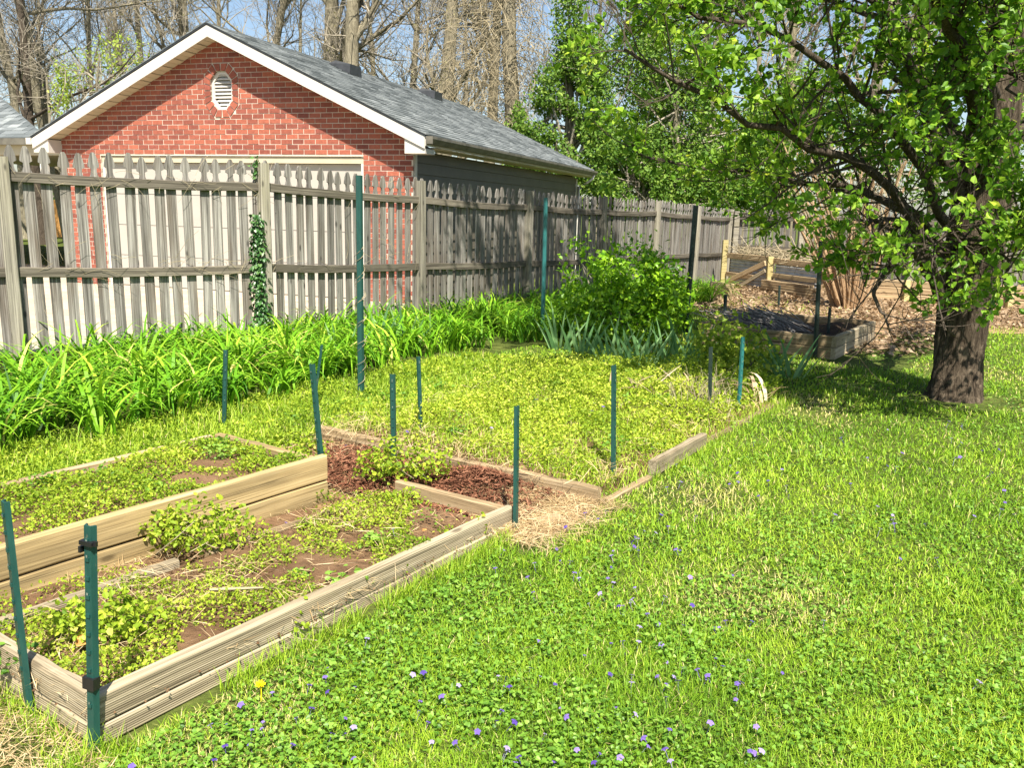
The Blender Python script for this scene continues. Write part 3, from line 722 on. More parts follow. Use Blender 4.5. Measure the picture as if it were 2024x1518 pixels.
tpost((1642, 608), (1636, 690), .04, 'tdark', 'short dark steel post at the right corner of the far bed', .4)
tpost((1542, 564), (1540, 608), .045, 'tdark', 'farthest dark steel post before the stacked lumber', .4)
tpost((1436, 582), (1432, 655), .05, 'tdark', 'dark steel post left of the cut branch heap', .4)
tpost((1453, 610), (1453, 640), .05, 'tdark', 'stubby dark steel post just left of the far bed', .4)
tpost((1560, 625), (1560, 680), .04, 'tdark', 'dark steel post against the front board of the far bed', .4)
# tape and clip on the nearest post, wire on the tall one (parts)
mwn = WM[tp_near]
hN = max(v.co.z for v in tp_near.data.vertices)
V, F = join([box_vf(-.0200, .0200, -.0075, .017, hN*.30, hN*.30+.035)]); mesh_obj('tape', V, [f for f in F], MT['blacktape'], tp_near, mwn)
V, F = join([box_vf(-.020, .024, -.010, .010, hN-.054, hN-.042), box_vf(.022, .034, -.004, .003, hN-.052, hN-.038), box_vf(-.027, -.019, -.006, .010, hN-.080, hN-.062)]); mesh_obj('tape', V, [f for f in F], MT['blacktape'], tp_near, mwn)
hT = max(v.co.z for v in tp_tall.data.vertices)
s = np.linspace(0, 1, 90); wl = []
for k in range(2):
    ph = k*2.5; rad = .042+.010*np.sin(s*37+k)
    wl.append((np.c_[rad*np.cos(s*2*np.pi*(6+k)+ph), .025+rad*.8*np.sin(s*2*np.pi*(6+k)+ph), .06+s*hT*.66], np.full(90, .0022)))
V, F = tubes(wl, 3); mesh_obj('wire', V, F, MT['twigtan'], tp_tall, WM[tp_tall])

# ------------------------------------------------------------------ raised beds
def soil_bed(parent, a0, a1, c0, c1, z, mat, amp=.03, n=24, seed=1, mat_edge=False, slope=0.):
    A, Cc = np.meshgrid(np.linspace(a0, a1, n), np.linspace(c0, c1, n), indexing='ij')
    P = NB+BA*A[..., None]+BC*Cc[..., None]
    Z = z+amp*(vnoise(A, Cc, 3.1, seed)-.5)*2+amp*.6*(vnoise(A, Cc, 9, seed+3)-.5)
    Z = Z-slope*(A-a0)
    if mat_edge: Z *= np.clip((Cc-c0)/.45, 0, 1)**.7*np.clip((c1-Cc)/.3, 0, 1)
    Z[0] = Z[-1] = 0; Z[:, 0] = Z[:, -1] = 0
    V = np.c_[P[..., 0].ravel(), P[..., 1].ravel(), Z.ravel()]
    i = np.arange(n-1)[:, None]*n+np.arange(n-1)[None]; Q = np.stack([i, i+n, i+n+1, i+1], -1).reshape(-1, 4)[:, ::-1]
    return mesh_obj('soil', V, [Q], mat, parent, smooth=True)
def bed_board(name, parent, a0, c0, a1, c1, z, h, t, mat, dz=0., segs=8, warp=.003):
    return board(name, bf(a0, c0, z), bf(a1, c1, z+dz), h, t, mat, parent, ch=.007, warp=warp, segs=segs)
bedA = thing('raised_bed', bf(1, .4), 'weedy raised bed of grey tan timber nearest the camera', 'raised bed')
A1 = 2.22
for z, dz, h in ((.1175, -.055, .095), (.036, -.040, .064)):            # boards settle into the rising ground at the far end
    j = .0 if z > .1 else .004
    bed_board('timber', bedA, .02, .078-j, A1, .125-j, z, h, .045, MT['bedA'], dz=dz)          # right side, towards the lawn
    bed_board('timber', bedA, .042, .103, .042, .86, z, h, .045, MT['bedA'])                   # near end
    bed_board('timber', bedA, A1-.025, .150, A1-.025, .84, z+dz-.004, h, .045, MT['bedC'])     # far end
bed_board('timber', bedA, .07, .865, .85, .865, .062, .10, .04, MT['bedA'], dz=-.012)
bed_board('timber', bedA, 1.0, .865, 1.9, .865, .030, .10, .04, MT['bedC'], dz=-.02)                 # left side, half buried
soil_bed(bedA, .05, A1-.05, .09, .85, .088, MT['soil'], .02, 40, 1, slope=.022)
bedB = thing('raised_bed', bf(1, 1.6), 'raised bed of golden stained timber behind the near one', 'raised bed')
for z, h in ((.195, .135), (.06, .122)):
    bed_board('timber', bedB, -.9, 1.19, 1.92, 1.11, z, h, .045, MT['bedB'])
    bed_board('timber', bedB, 1.93, 1.14, 1.93, 2.0, z-.035, h, .045, MT['bedB'])
    bed_board('timber', bedB, -.9, 2.05, 1.9, 2.03, z-.045, h, .045, MT['bedC'])
soil_bed(bedB, -.9, 1.92, 1.13, 2.04, .185, MT['soil'], .025, 40, 2)
sb_ = soil_bed(None, -.9, 1.85, .88, 1.145, .085, MT['soil'], .015, 24, 6, slope=.028); sb_.name = 'path_soil'; sb_['kind'] = 'structure'
bedC = thing('raised_bed', bf(4, 1), 'low wide raised bed overgrown with yellow green weeds', 'raised bed')
for (c0, c1) in ((2.05, .98), (.95, -.08)):
    bed_board('timber', bedC, 2.76+.02*(c0 > 1), c0, 2.78, c1, .050, .095, .045, MT['bedC'], segs=8, warp=.006)
bed_board('timber', bedC, 3.42, -.09, 4.25, -.08, .055, .10, .05, MT['bedA'])
bed_board('timber', bedC, 2.80, -.10, 3.36, -.10, .005, .05, .045, MT['bedC'])
bed_board('timber', bedC, 4.3, -.06, 6.0, -.05, .0, .05, .045, MT['bedC'])
bed_board('timber', bedC, 2.8, 2.06, 6.0, 2.06, .0, .05, .045, MT['bedC'])
soil_bed(bedC, 2.80, 6.0, -.05, 2.05, .07, MT['soil'], .03, 40, 3, True)
bedD = thing('raised_bed', bf(9.5, .9), 'far raised bed of old timbers holding dark soil and cut branches', 'raised bed')
for z, h in ((.20, .125), (.065, .13)):
    bed_board('timber', bedD, 8.72, .20, 8.72, 1.75, z, h, .06, MT['bedC'])
    bed_board('timber', bedD, 8.69, .18, 10.6, .16, z, h, .06, MT['bedA'])
    bed_board('timber', bedD, 10.6, .20, 10.6, 1.75, z, h, .06, MT['bedC'])
    bed_board('timber', bedD, 8.75, 1.75, 10.57, 1.75, z, h, .06, MT['bedC'])
soil_bed(bedD, 8.74, 10.58, .21, 1.73, .19, MT['darksoil'], .05, 24, 4)
# stray half-buried stick and board pieces
o = board('board', at(1058, 1036, .02), at(1108, 1024, .025), .035, .09, MT['bedC'], None, ch=.01); tag(o, 'rotten bark slab lying at the lawn edge of the straw path', 'wood')
o.name = 'bark_slab'
stick = mesh_obj('stick', *tubes([(np.array([at(415, 1166, .14), at(470, 1164, .15), at(520, 1162, .14)]), np.array([.006, .007, .004]))], 5), MT['twigtan']); tag(stick, 'pale dry stick lying across the weeds in the near bed', 'stick')
o = board('board', at(1010, 938, .03)+[0, .0, 0], at(1170, 968, .035), .03, .11, MT['lumber'], None, ch=.008); tag(o, 'flat grey wood scrap in the straw beside the path', 'wood'); o.name = 'wood_scrap'

for (u, v, z, sz, lab) in ((150, 1278, .12, .085, 'large curled orange dead leaf behind the nearest post'), (835, 1050, .11, .03, 'small orange dead leaf in the far half of the near bed'), (1160, 1072, .01, .03, 'small tan dead leaf on the lawn by the straw')):
    p = at(u, v, z); n_ = 5; g_ = np.linspace(0, 1, n_); V = []
    for x_ in g_:
        w_ = .36*math.sin(math.pi*min(1, .12+x_*.85)); V += [[x_*sz, -w_*sz, .22*sz*math.sin(x_*5)+.12*sz], [x_*sz, 0, .10*sz*math.sin(x_*6)+.02*sz], [x_*sz, w_*sz, .18*sz*math.cos(x_*4)+.10*sz]]
    Q = [[3*i+j, 3*i+3+j, 3*i+4+j, 3*i+1+j] for i in range(n_-1) for j in range(2)]
    tag(mesh_obj('dead_leaf', np.array(V), [np.array(Q)], MT['orangeleaf'], None, Matrix.Translation(Vector(p))@Matrix.Rotation(1.0, 4, 'Z')@Matrix.Rotation(.5, 4, 'X'), np.full(len(V), .5), True), lab, 'leaf', 'dead leaves')
# ------------------------------------------------------------------ compost bay, lumber and retaining wall at the back
bay = thing('compost_bay', at(1530, 580), 'timber and corrugated metal compost bay below the back fence', 'compost bay')
p0, p1, pm_ = at(1449, 566)+[0, .6, 0], at(1612, 588), at(1537, 578)
bd = unit(p1-p0); nrm = np.array([-bd[1], bd[0], 0])
def bayp(s, z, off=0.): return p0+(p1-p0)*s+nrm*off+np.array([0, 0, z])
def corr(s0, s1, z0, z1, off):
    n = 60; zz = np.linspace(z0, z1, n); yy = .014*np.sin(zz*2*np.pi/.068)
    a, b = bayp(s0, 0, off), bayp(s1, 0, off)
    V = np.concatenate([np.array([a+nrm*y+[0, 0, z] for y, z in zip(yy, zz)]), np.array([b+nrm*y+[0, 0, z] for y, z in zip(yy, zz)])])
    return V, np.array([[i, i+n, i+n+1, i+1] for i in range(n-1)])
for s0, s1 in ((0, .5), (.54, 1.0)):
    V, F = corr(s0, s1, .02, .62, .06); mesh_obj('metal_sheet', V, [F], MT['galv'], bay, smooth=True)
board('beam', bayp(-.02, .66), bayp(.5, .66), .12, .06, MT['lumber'], bay); board('beam', bayp(.55, .64), bayp(1.02, .62), .12, .06, MT['lumber'], bay)
for s, hh, mt in ((-.03, 1.0, 'yellowwood'), (.525, .72, 'yellowwood')):
    q = bayp(s, 0, -.05); me = board_mesh('post', hh, .12, .10, MT['yellowwood']); link(bpy.data.objects.new('post', me), bay, Matrix(((0, 0, 1, q[0]), (0, -1, 0, q[1]), (1, 0, 0, 0), (0, 0, 0, 1))))
board('board', bayp(.0, .24, -.03), bayp(.33, .24, -.03), .10, .04, MT['lumber'], bay)
board('board', bayp(.56, .33, -.03), bayp(1.0, .33, -.03), .10, .04, MT['lumber'], bay)
o = board('plank', bayp(.12, .10, -.22), bayp(.50, .58, -.12), .11, .05, MT['lumber']); tag(o, 'brown plank leaning up against the compost bay post', 'plank', 'leaning planks')
o = board('plank', bayp(.30, .05, -.26), bayp(.51, .42, -.13), .08, .04, MT['bedA']); tag(o, 'shorter grey plank leaning below the brown one', 'plank', 'leaning planks')
for k in range(5):                                                   # stacked lumber right of the bay post
    z = .03+k*.05; s0 = .57+.01*random.random(); o = board('plank', bayp(s0+.02*(k > 4), z, -.30+.03*random.random()), bayp(1.12-.04*k*random.random(), z+.004, -.26), .042, .14, MT['lumber'])
    tag(o, ['bottom plank', 'second plank', 'middle plank', 'fourth plank', 'top plank'][k]+' of the lumber stack before the corrugated metal', 'plank', 'stacked lumber')
o = board('side_board', at(1402, 575, .20)+[0, 0, .0], at(1447, 578, .17)+[0, 0, -.02], .36, .05, MT['lumber'], ch=.01); o.name = 'plank'; tag(o, 'wide weathered board standing on edge left of the compost bay', 'plank')
rw = thing('retaining_wall', at(1985, 608), 'low brown timber retaining wall behind the pear trunk', 'wall')
q0, q1 = at(1735, 600)+[0, .9, 0], at(2060, 612)+[0, -.1, 0]
for k in range(3): board('timber', q0+[0, 0, .07+k*.135], q1+[0, 0, .07+k*.135], .125, .09, MT['lumber'], rw, ch=.01)
for s in (.25, .55, .80, .93):
    q = q0+(q1-q0)*s-np.array([0, .10, 0]); me = board_mesh('post', .42 if s < .9 else .62, .10, .09, MT['yellowwood']); link(bpy.data.objects.new('post', me), rw, Matrix(((0, 0, 1, q[0]), (0, -1, 0, q[1]), (1, 0, 0, 0), (0, 0, 0, 1))))

# ------------------------------------------------------------------ branch growing
def curve_pts(p0, d0, L, k, bendv, jit=.08):
    pts = [np.array(p0, float)]; d = np.array(d0, float)
    for i in range(k-1):
        d = d+np.asarray(bendv)/(k-1)+rng.normal(size=3)*jit; d = d/np.linalg.norm(d); pts.append(pts[-1]+d*L/(k-1))
    return np.array(pts)
def smooth_line(ctrl, k):                                            # Catmull-Rom through control points
    c = np.asarray(ctrl, float); c = np.vstack([2*c[0]-c[1], c, 2*c[-1]-c[-2]]); n = len(c)-3
    out = []
    for t in np.linspace(0, n-1e-6, k):
        i = int(t); f = t-i; a, b, d, e = c[i], c[i+1], c[i+2], c[i+3]
        out.append(.5*((2*b)+(-a+d)*f+(2*a-5*b+4*d-e)*f*f+(-a+3*b-3*d+e)*f**3))
    return np.array(out)
def side_branches(line, rad, n, Lr, spread, upb, k=5, t0=.15, rfac=.5, grav=0., jit=.1, rmin=.004):
    res = []
    m = len(line)
    for _ in range(n):
        t = t0+(1-t0)*rng.random()**.8; f = t*(m-1); i = min(int(f), m-2); p = line[i]+(line[i+1]-line[i])*(f-i); tan = unit(line[i+1]-line[i])
        d = unit(tan*rng.uniform(.2, .9)+rand_dirs(1)[0]*spread+np.array([0, 0, upb])); r0 = max(rmin, (rad[i]+(rad[i+1]-rad[i])*(f-i))*rfac)
        L = rng.uniform(*Lr)*(1.15-.55*t); pts = curve_pts(p, d, L, k, (0, 0, grav), jit); res.append((pts, np.linspace(r0, max(rmin*.6, r0*.3), k)))
    return res

# ------------------------------------------------------------------ pear tree
pear = thing('pear_tree', at(1885, 786), 'leafy spring pear tree with thick furrowed trunk on the right lawn', 'tree')
def rough_trunk(line, rad, sides=26, amp=.09, seed=0, flare=None):
    k = len(line); T = np.gradient(line, axis=0); T = unit(T); A = unit(np.cross(T, np.array([0, 1., 0]))); B = np.cross(T, A)
    ang = np.arange(sides)*2*np.pi/sides; V = np.zeros((k, sides, 3))
    for i in range(k):
        s = i/(k-1)*18
        rdg = 1+amp*.5*(np.abs(np.sin(ang*11+2.2*vnoise(ang*2, np.full(sides, s), .9, seed)+s*.25))-.6)+amp*.9*(vnoise(np.cos(ang)*1.3, np.sin(ang)*1.3+s*.12, 1.6, seed)-.5)*2+amp*.35*(vnoise(ang*9, np.full(sides, s*2.5), 1.9, seed+2)-.5)*2
        if flare is not None: rdg = rdg+flare*max(0, 1-i/(k*.16))**2*(.7+.5*np.cos(ang*5+seed))
        V[i] = line[i]+rad[i]*rdg[:, None]*(np.cos(ang)[:, None]*A[i]+np.sin(ang)[:, None]*B[i])
    i = np.arange(k-1)[:, None]*sides; j = np.arange(sides)[None]
    Q = np.stack([i+j, i+(j+1) % sides, i+sides+(j+1) % sides, i+sides+j], -1).reshape(-1, 4)
    return V.reshape(-1, 3), [Q]
def L3(pts): return np.array([atd(u, v, y) for u, v, y in pts])
TB = at(1885, 786)
tl = smooth_line(np.vstack([TB-[0, 0, .10], TB+[.01, .01, .12], L3([(1895, 690, 7.6), (1906, 610, 7.6), (1925, 500, 7.6), (1948, 350, 7.6), (1968, 200, 7.6), (1992, 50, 7.6), (2012, -100, 7.6), (2030, -350, 7.6), (2040, -650, 7.6)])]), 160)
tr_ = np.interp(np.linspace(0, 1, 160), [0, .05, .15, .30, .38, .5, .7, 1], [.25, .215, .195, .205, .225, .205, .16, .04])
mesh_obj('trunk', *rough_trunk(tl, tr_, 64, .10, 3, .30), MT['pearbark'], pear, smooth=True)
LIMBS = [
 ([(1858, 590, 7.5), (1826, 480, 7.3), (1780, 390, 7.1), (1690, 320, 6.9), (1580, 270, 6.7), (1460, 220, 6.5), (1340, 150, 6.4), (1235, 90, 6.3)], .05),
 ([(1880, 530, 7.6), (1800, 430, 7.8), (1700, 375, 8.0), (1580, 355, 8.2), (1440, 335, 8.4), (1320, 320, 8.6), (1240, 290, 8.8)], .038),
 ([(1900, 480, 7.5), (1800, 300, 7.2), (1700, 180, 7.0), (1560, 90, 6.8), (1420, 40, 6.7), (1300, 0, 6.6)], .045),
 ([(1915, 440, 7.6), (1845, 250, 7.4), (1780, 100, 7.2), (1700, -50, 7.1), (1600, -150, 7.)], .065),
 ([(1915, 430, 7.7), (1882, 300, 7.8), (1876, 120, 7.8), (1862, -60, 7.8), (1840, -250, 7.8)], .075),
 ([(1855, 585, 7.4), (1790, 480, 7.0), (1740, 440, 6.7), (1690, 440, 6.5)], .035),
 ([(1860, 560, 7.3), (1800, 500, 6.9), (1755, 520, 6.6), (1735, 590, 6.4), (1745, 650, 6.3)], .035),
 ([(1930, 530, 7.4), (1980, 440, 7.0), (2030, 410, 6.8), (2080, 440, 6.6)], .045),
 ([(1950, 400, 7.6), (2030, 250, 7.8), (2120, 150, 8.), (2200, 60, 8.2)], .06),
 ([(1925, 460, 7.9), (1860, 330, 8.8), (1780, 260, 9.6), (1680, 230, 10.2), (1600, 220, 10.6)], .04),
 ([(1945, 420, 8.0), (2000, 300, 9.0), (2080, 240, 9.8), (2150, 200, 10.4)], .05),
 ([(1950, 300, 7.3), (1905, 120, 6.4), (1830, -60, 5.8), (1760, -200, 5.4)], .055),
 ([(1948, 350, 7.4), (1962, 150, 6.6), (2000, -50, 6.0), (2040, -200, 5.6)], .055),
 ([(1885, 510, 7.6), (1790, 410, 7.3), (1650, 375, 7.3), (1540, 360, 7.4)], .035),
 ([(1968, 200, 7.6), (1850, 0, 7.3), (1700, -120, 7.2), (1500, -180, 7.), (1330, -200, 6.9)], .06),
 ([(1985, 90, 7.6), (1920, -150, 7.5), (1850, -400, 7.4)], .06),
 ([(1965, 180, 7.8), (1850, -30, 9.), (1700, -100, 10.), (1560, -120, 11)], .055),
 ([(1960, 230, 7.7), (1800, 60, 8.4), (1640, 0, 9.0), (1480, -10, 9.4), (1340, 20, 9.7)], .04),
 ([(1990, 30, 7.6), (2080, -200, 7.8), (2200, -380, 8.)], .055),
 ([(1995, 0, 7.7), (1960, -250, 9.), (1900, -420, 10.2)], .05),
 ([(1925, 520, 7.3), (1905, 470, 6.8), (1870, 450, 6.4), (1850, 490, 6.1)], .03),
 ([(1950, 330, 7.5), (1900, 260, 6.9), (1840, 230, 6.5), (1790, 260, 6.2)], .035), ([(1960, 250, 7.5), (1960, 180, 6.8), (1980, 140, 6.3), (2010, 180, 6.0)], .035),
 ([(1935, 500, 7.35), (1960, 480, 6.8), (1985, 500, 6.3), (1990, 560, 6.1)], .03),
]
HIGH = [([(4.45, 7.6, 3.2), (3.6, 8.3, 4.3), (2.4, 9.2, 5.2), (1.3, 10.2, 5.8)], .06), ([(4.5, 7.6, 3.8), (3.2, 7.6, 5.2), (1.8, 7.6, 6.2), (.6, 7.8, 6.6)], .06),  # upper limbs out of view, added to shade the fence and daylilies
 ([(4.5, 7.6, 4.3), (3.6, 9, 6), (2.6, 10.5, 7), (2, 11.5, 7.4)], .06), ([(4.5, 7.6, 4.5), (4.3, 9.5, 6.2), (4.0, 11, 7)], .05), ([(4.4, 7.6, 3.5), (3.2, 6.9, 4.6), (2, 6.6, 5.2), (1, 6.6, 5.4)], .05),
 ([(4.5, 7.6, 3.6), (3.4, 8.6, 5.0), (1.9, 9.2, 6.4), (.8, 9.6, 7.0)], .06), ([(4.5, 7.6, 4.2), (3.0, 8.4, 6.2), (1.4, 9.0, 7.6), (.3, 9.4, 8.2)], .06), ([(4.5, 7.6, 5.), (3.6, 7.8, 7.), (2.8, 8.2, 8.4)], .05)]
HIGH += [([(4.4, 7.6, 3.4), (2.9, 8.0, 4.6), (1.5, 8.6, 5.2), (.5, 9.2, 5.6)], .05), ([(4.4, 7.6, 3.0), (3.2, 9.0, 4.2), (2.2, 10.4, 5.0), (1.6, 11.4, 5.3)], .05), ([(4.45, 7.6, 4.0), (3.0, 9.2, 5.8), (1.8, 10.8, 6.8), (1.0, 11.8, 7.2)], .05)]
HIGH += [([(4.4, 7.6, 3.6), (2.4, 7.2, 5), (.8, 7.0, 5.6), (-.2, 7.1, 5.7)], .05), ([(4.45, 7.6, 4.2), (2.4, 8.6, 5.8), (.7, 9.3, 6.3), (-.2, 9.8, 6.5)], .05), ([(4.4, 7.6, 3.8), (2.2, 7.9, 5.4), (.6, 8.3, 6.0), (-.3, 8.7, 6.2)], .05)]
limb_lines = []; twig_lines = []; tips = []
for pts, r in LIMBS+HIGH:
    ln = smooth_line(L3(pts) if pts[0][0] > 100 else np.array(pts), 14); ln[1:] += rng.normal(size=ln[1:].shape)*.025; rd = np.linspace(r, r*.22, 14); limb_lines.append((ln, rd))
    Ltot = np.linalg.norm(np.diff(ln, axis=0), axis=1).sum()
    b1 = side_branches(ln, rd, int(7+5*Ltot), (.45, 1.15), .9, .25, 5, .26, .5, .25, .12, .006)
    for p, q in b1:
        twig_lines.append((p, q))
        b2 = side_branches(p, q, 7, (.15, .45), .8, .15, 4, .2, .55, .2, .12, .0035)
        twig_lines += b2; tips += [t[0] for t in b2]+[p]
for l_ in limb_lines:
    V, F = tubes([l_], 8); mesh_obj('limb', V, F, MT['pearlimb'], pear, smooth=True)
V, F = tubes(twig_lines, 3); mesh_obj('twigs', V, F, MT['pearlimb'], pear)['kind'] = 'stuff'
P, D = [], []
for t in tips:
    k = rng.integers(4, 15)
    for _ in range(k):
        f = rng.random()**.6*(len(t)-1); i = min(int(f), len(t)-2); P.append(t[i]+(t[i+1]-t[i])*(f-i)); D.append(unit(t[i+1]-t[i])*.5)
P = np.array(P); D = np.array(D)
keep = vnoise(P[:, 0]+P[:, 2]*.7, P[:, 1]+P[:, 2], 1.7, 5) > np.where(P[:, 2] > 3.6, .1, np.where((P[:, 2] < 1.95) & (P[:, 0] < 3.35), .62, .36))
P, D = P[keep], D[keep]; n = len(P)
D = unit(D+rand_dirs(n)*.8+np.array([0, 0, -.15])); P = P+D*.02
b = leaves(P, D, rand_dirs(n, .7), rng.uniform(.034, .078, n), rng.uniform(.030, .066, n), T_OVAL)
foliage('leaves', MT['pear'], pear, [(*b, np.clip(rng.normal(.48, .2, n)+.5*(vnoise(P[:, 0]*1.+P[:, 2], P[:, 1]+P[:, 2]*.5, 1.2, 77)-.45), 0, 1))])
kk = rng.random(n) < .22; m_ = kk.sum()*3
Pf = np.repeat(P[kk], 3, 0)+rng.normal(size=(m_, 3))*.03
b = leaves(Pf, rand_dirs(m_), rand_dirs(m_), .03, .006, T_RHOMB); foliage('flower_stalks', MT['yellowbush'], pear, [(*b, rng.random(m_))])

# ------------------------------------------------------------------ crape myrtle with many tan stems
cb = at(1672, 608)
myr = thing('crape_myrtle', cb, 'multi stemmed crape myrtle with bare tan trunks behind the far bed', 'shrub')
st, tw = [], []
for k in range(34):
    a = rng.uniform(0, 2*np.pi); sp = rng.uniform(.05, .34); d = unit(np.array([math.cos(a)*sp-.10, math.sin(a)*sp, 1.]))
    p = cb+np.array([math.cos(a)*.28*rng.random()**.5, math.sin(a)*.22, -.03]); L = rng.uniform(2.2, 3.6)
    ln = curve_pts(p, d, L, 8, (math.cos(a)*.25-.08, math.sin(a)*.25, 0), .05); rd = np.linspace(rng.uniform(.018, .042), .008, 8); st.append((ln, rd))
    tw += side_branches(ln, rd, 9, (.3, .9), .5, .5, 5, .35, .6, .1, .1, .004)
mesh_obj('stems', *tubes(st, 7), MT['myrtle'], myr, smooth=True); mesh_obj('twigs', *tubes(tw, 3), MT['twigtan'], myr)['kind'] = 'stuff'

# ------------------------------------------------------------------ shrubs
def blob_points(blobs, n, shell=.55):
    """points in a set of ellipsoids (centre, radii), denser near their skins"""
    w_ = np.array([b[1][0]*b[1][1]*b[1][2] for b in blobs])**.67; w_ /= w_.sum(); idx = rng.choice(len(blobs), n, p=w_)
    d = rand_dirs(n); r = shell+(1-shell)*rng.random(n)**.5
    c = np.array([b[0] for b in blobs])[idx]; R = np.array([b[1] for b in blobs])[idx]
    return c+d*R*r[:, None], d
def shrub(name, base, blobs, n, size, mat, label, cat='shrub', stems=12, tmpl=T_OVAL, stem_mat='twig', gap=.25, gs=2.2, group=None, asp=.6, up=.5, sr=.012):
    t = thing(name, base, label, cat, group); P, d = blob_points(blobs, n)
    P = P+rng.normal(size=P.shape)*size*.8
    k = vnoise(P[:, 0]+P[:, 2]*.8, P[:, 1]*1.0+P[:, 2]*1.3, gs, int(abs(base[0]*13))+3) > gap; P, d = P[k], d[k]; P[:, 2] = np.maximum(P[:, 2], .02); m_ = len(P)
    D = unit(d*.5+rand_dirs(m_)*.9+np.array([0, 0, -.1])); s = rng.uniform(.6, 1.25, m_)*size
    b = leaves(P, D, unit(d*.6+rand_dirs(m_)*.6+np.array([0, 0, up])), s, s*asp, tmpl)
    foliage('foliage', MT[mat], t, [(*b, np.clip(rng.normal(.5, .22, m_), 0, 1))])
    ls = []
    for _ in range(stems):
        c, R = blobs[rng.integers(len(blobs))]; e = np.array(c)+rand_dirs(1)[0]*np.array(R)*.6; b0 = np.array(base)+rng.normal(size=3)*[.06, .06, 0]
        mid = (b0+e)/2+rng.normal(size=3)*.06; ls.append((smooth_line([b0, mid, e], 6), np.linspace(sr, sr/3, 6)*(1+size*3)))
    mesh_obj('stems', *tubes(ls, 5), MT[stem_mat], t); return t
bc = np.array([1.42, 10.7, 0])
shrub('leafy_shrub', bc, [((1.40, 10.75, .55), (.75, .6, .48)), ((1.80, 10.9, .36), (.42, .45, .34)), ((1.0, 10.6, .42), (.45, .45, .40)), ((1.35, 10.3, .36), (.62, .35, .34)), ((.78, 10.95, .88), (.16, .16, .35)), ((1.5, 10.9, .98), (.32, .3, .22)), ((1.15, 10.5, .85), (.25, .25, .22)), ((1.75, 10.6, .80), (.28, .25, .2))], 9500, .075, 'bush', 'dense bright green shrub in the shade before the picket fence', stems=26, tmpl=T_RHOMB, gap=.33, gs=5.)
yb = np.array([2.15, 8.5, 0])
shrub('leafy_shrub', yb, [((2.12, 8.5, .34), (.30, .26, .20)), ((2.35, 8.45, .25), (.24, .22, .2)), ((1.98, 8.4, .22), (.22, .22, .2)), ((2.2, 8.35, .16), (.35, .2, .16))], 1300, .07, 'yellowbush', 'small yellow green shrub before the cut branch heap', stems=10, tmpl=T_RHOMB, gap=.15, gs=6.)
for (u, v, s, lab) in ((385, 1075, 1., 'leafy nettle clump against the golden timber bed'), (800, 940, 1.15, 'leafy weed clump at the near edge of the mulch path'), (575, 905, .8, 'dark weed clump in the far corner of the golden bed'), (200, 1260, .8, 'weed clump behind the nearest green post')):
    b0 = at(u, v, .1); shrub('weed_clump', b0, [(b0+[0, 0, .09*s], (.17*s, .12*s, .10*s)), (b0+[.12*s, .05, .06*s], (.12*s, .1*s, .07*s)), (b0+[-.13*s, .03, .05*s], (.11*s, .1*s, .07*s))], int(900*s), .024, 'weed', lab, 'weed', 6, T_OVAL, 'twigtan', .1, 14., 'weed clumps in the beds', .8, sr=.0022)
for (u, v, zb, lab) in ((590, 1258, .02, 'lone small weed growing up the lawn side of the near bed'), (945, 1060, .02, 'small ivy like weed beside the far end of the near bed board'), (790, 1140, .02, 'trailing weed sprig halfway along the near bed board')):
    b0 = at(u, v, zb); shrub('weed_clump', b0, [(b0+[0, 0, .05], (.035, .03, .05))], 45, .022, 'weed', lab, 'weed', 4, T_OVAL, 'twigtan', 0., 9., 'weeds beside the near bed', .85, sr=.0015)

# iris clumps: each sword leaf its own mesh
def iris(base, nl, h, spread, label, lean=0., group='iris clumps', mat='iris'):
    t = thing('iris_plant', base, label, 'iris', group)
    for k in range(nl):
        s = (k/(nl-1)-.5)*2 if nl > 1 else 0; az = rng.uniform(0, 2*np.pi) if nl > 9 else (0 if s > 0 else np.pi)
        th = abs(s)*spread+rng.uniform(0, .08); L = h*rng.uniform(.75, 1.08)*(1-.15*abs(s))
        V, F, kk = blades(np.zeros((1, 3)), np.array([az+rng.normal()*.3]), L, .036+.012*rng.random(), th+lean, rng.uniform(.05, .35), 5, roll=np.array([-np.pi/2+rng.normal()*.5]), wprof=lambda q: 1.)
        mesh_obj('leaf', V, F, MT[mat], t, Matrix.Translation(Vector(np.array(base)+[s*.09+rng.normal()*.015, rng.normal()*.03, -.01])), np.full(len(V), rng.random()))
    return t
iris(at(45, 850), 5, .62, .42, 'pale blue green iris standing tallest at the left end of the daylilies')
iris(at(745, 700), 8, .66, .6, 'iris fan against the fence right of the tall green post'); iris(at(800, 690), 7, .6, .55, 'iris fan among daylilies below the yellowish fence post'); iris(at(850, 680), 5, .5, .5, 'small iris fan right of the others at the fence')
iris(at(545, 720), 5, .55, .4, 'iris fan in the daylilies below the ivy clad post'); iris(at(675, 720), 5, .55, .4, 'iris fan just left of the tall green post')
for i, (u, v) in enumerate(((1105, 690), (1150, 700), (1205, 722), (1240, 728), (1275, 732), (1310, 728), (1345, 722), (1375, 716))):
    iris(at(u, v), 8, .56, .42, ['first', 'second', 'third', 'fourth', 'fifth', 'sixth', 'seventh', 'last'][i]+' from the left in the row of irises below the green shrub', group='irises below the shrub')
iris(at(1525, 735), 5, .5, .4, 'iris with few leaves left of the far bed corner', .1); iris(at(1560, 748), 7, .58, .5, 'broad pale iris fan leaning right before the far bed', .15)

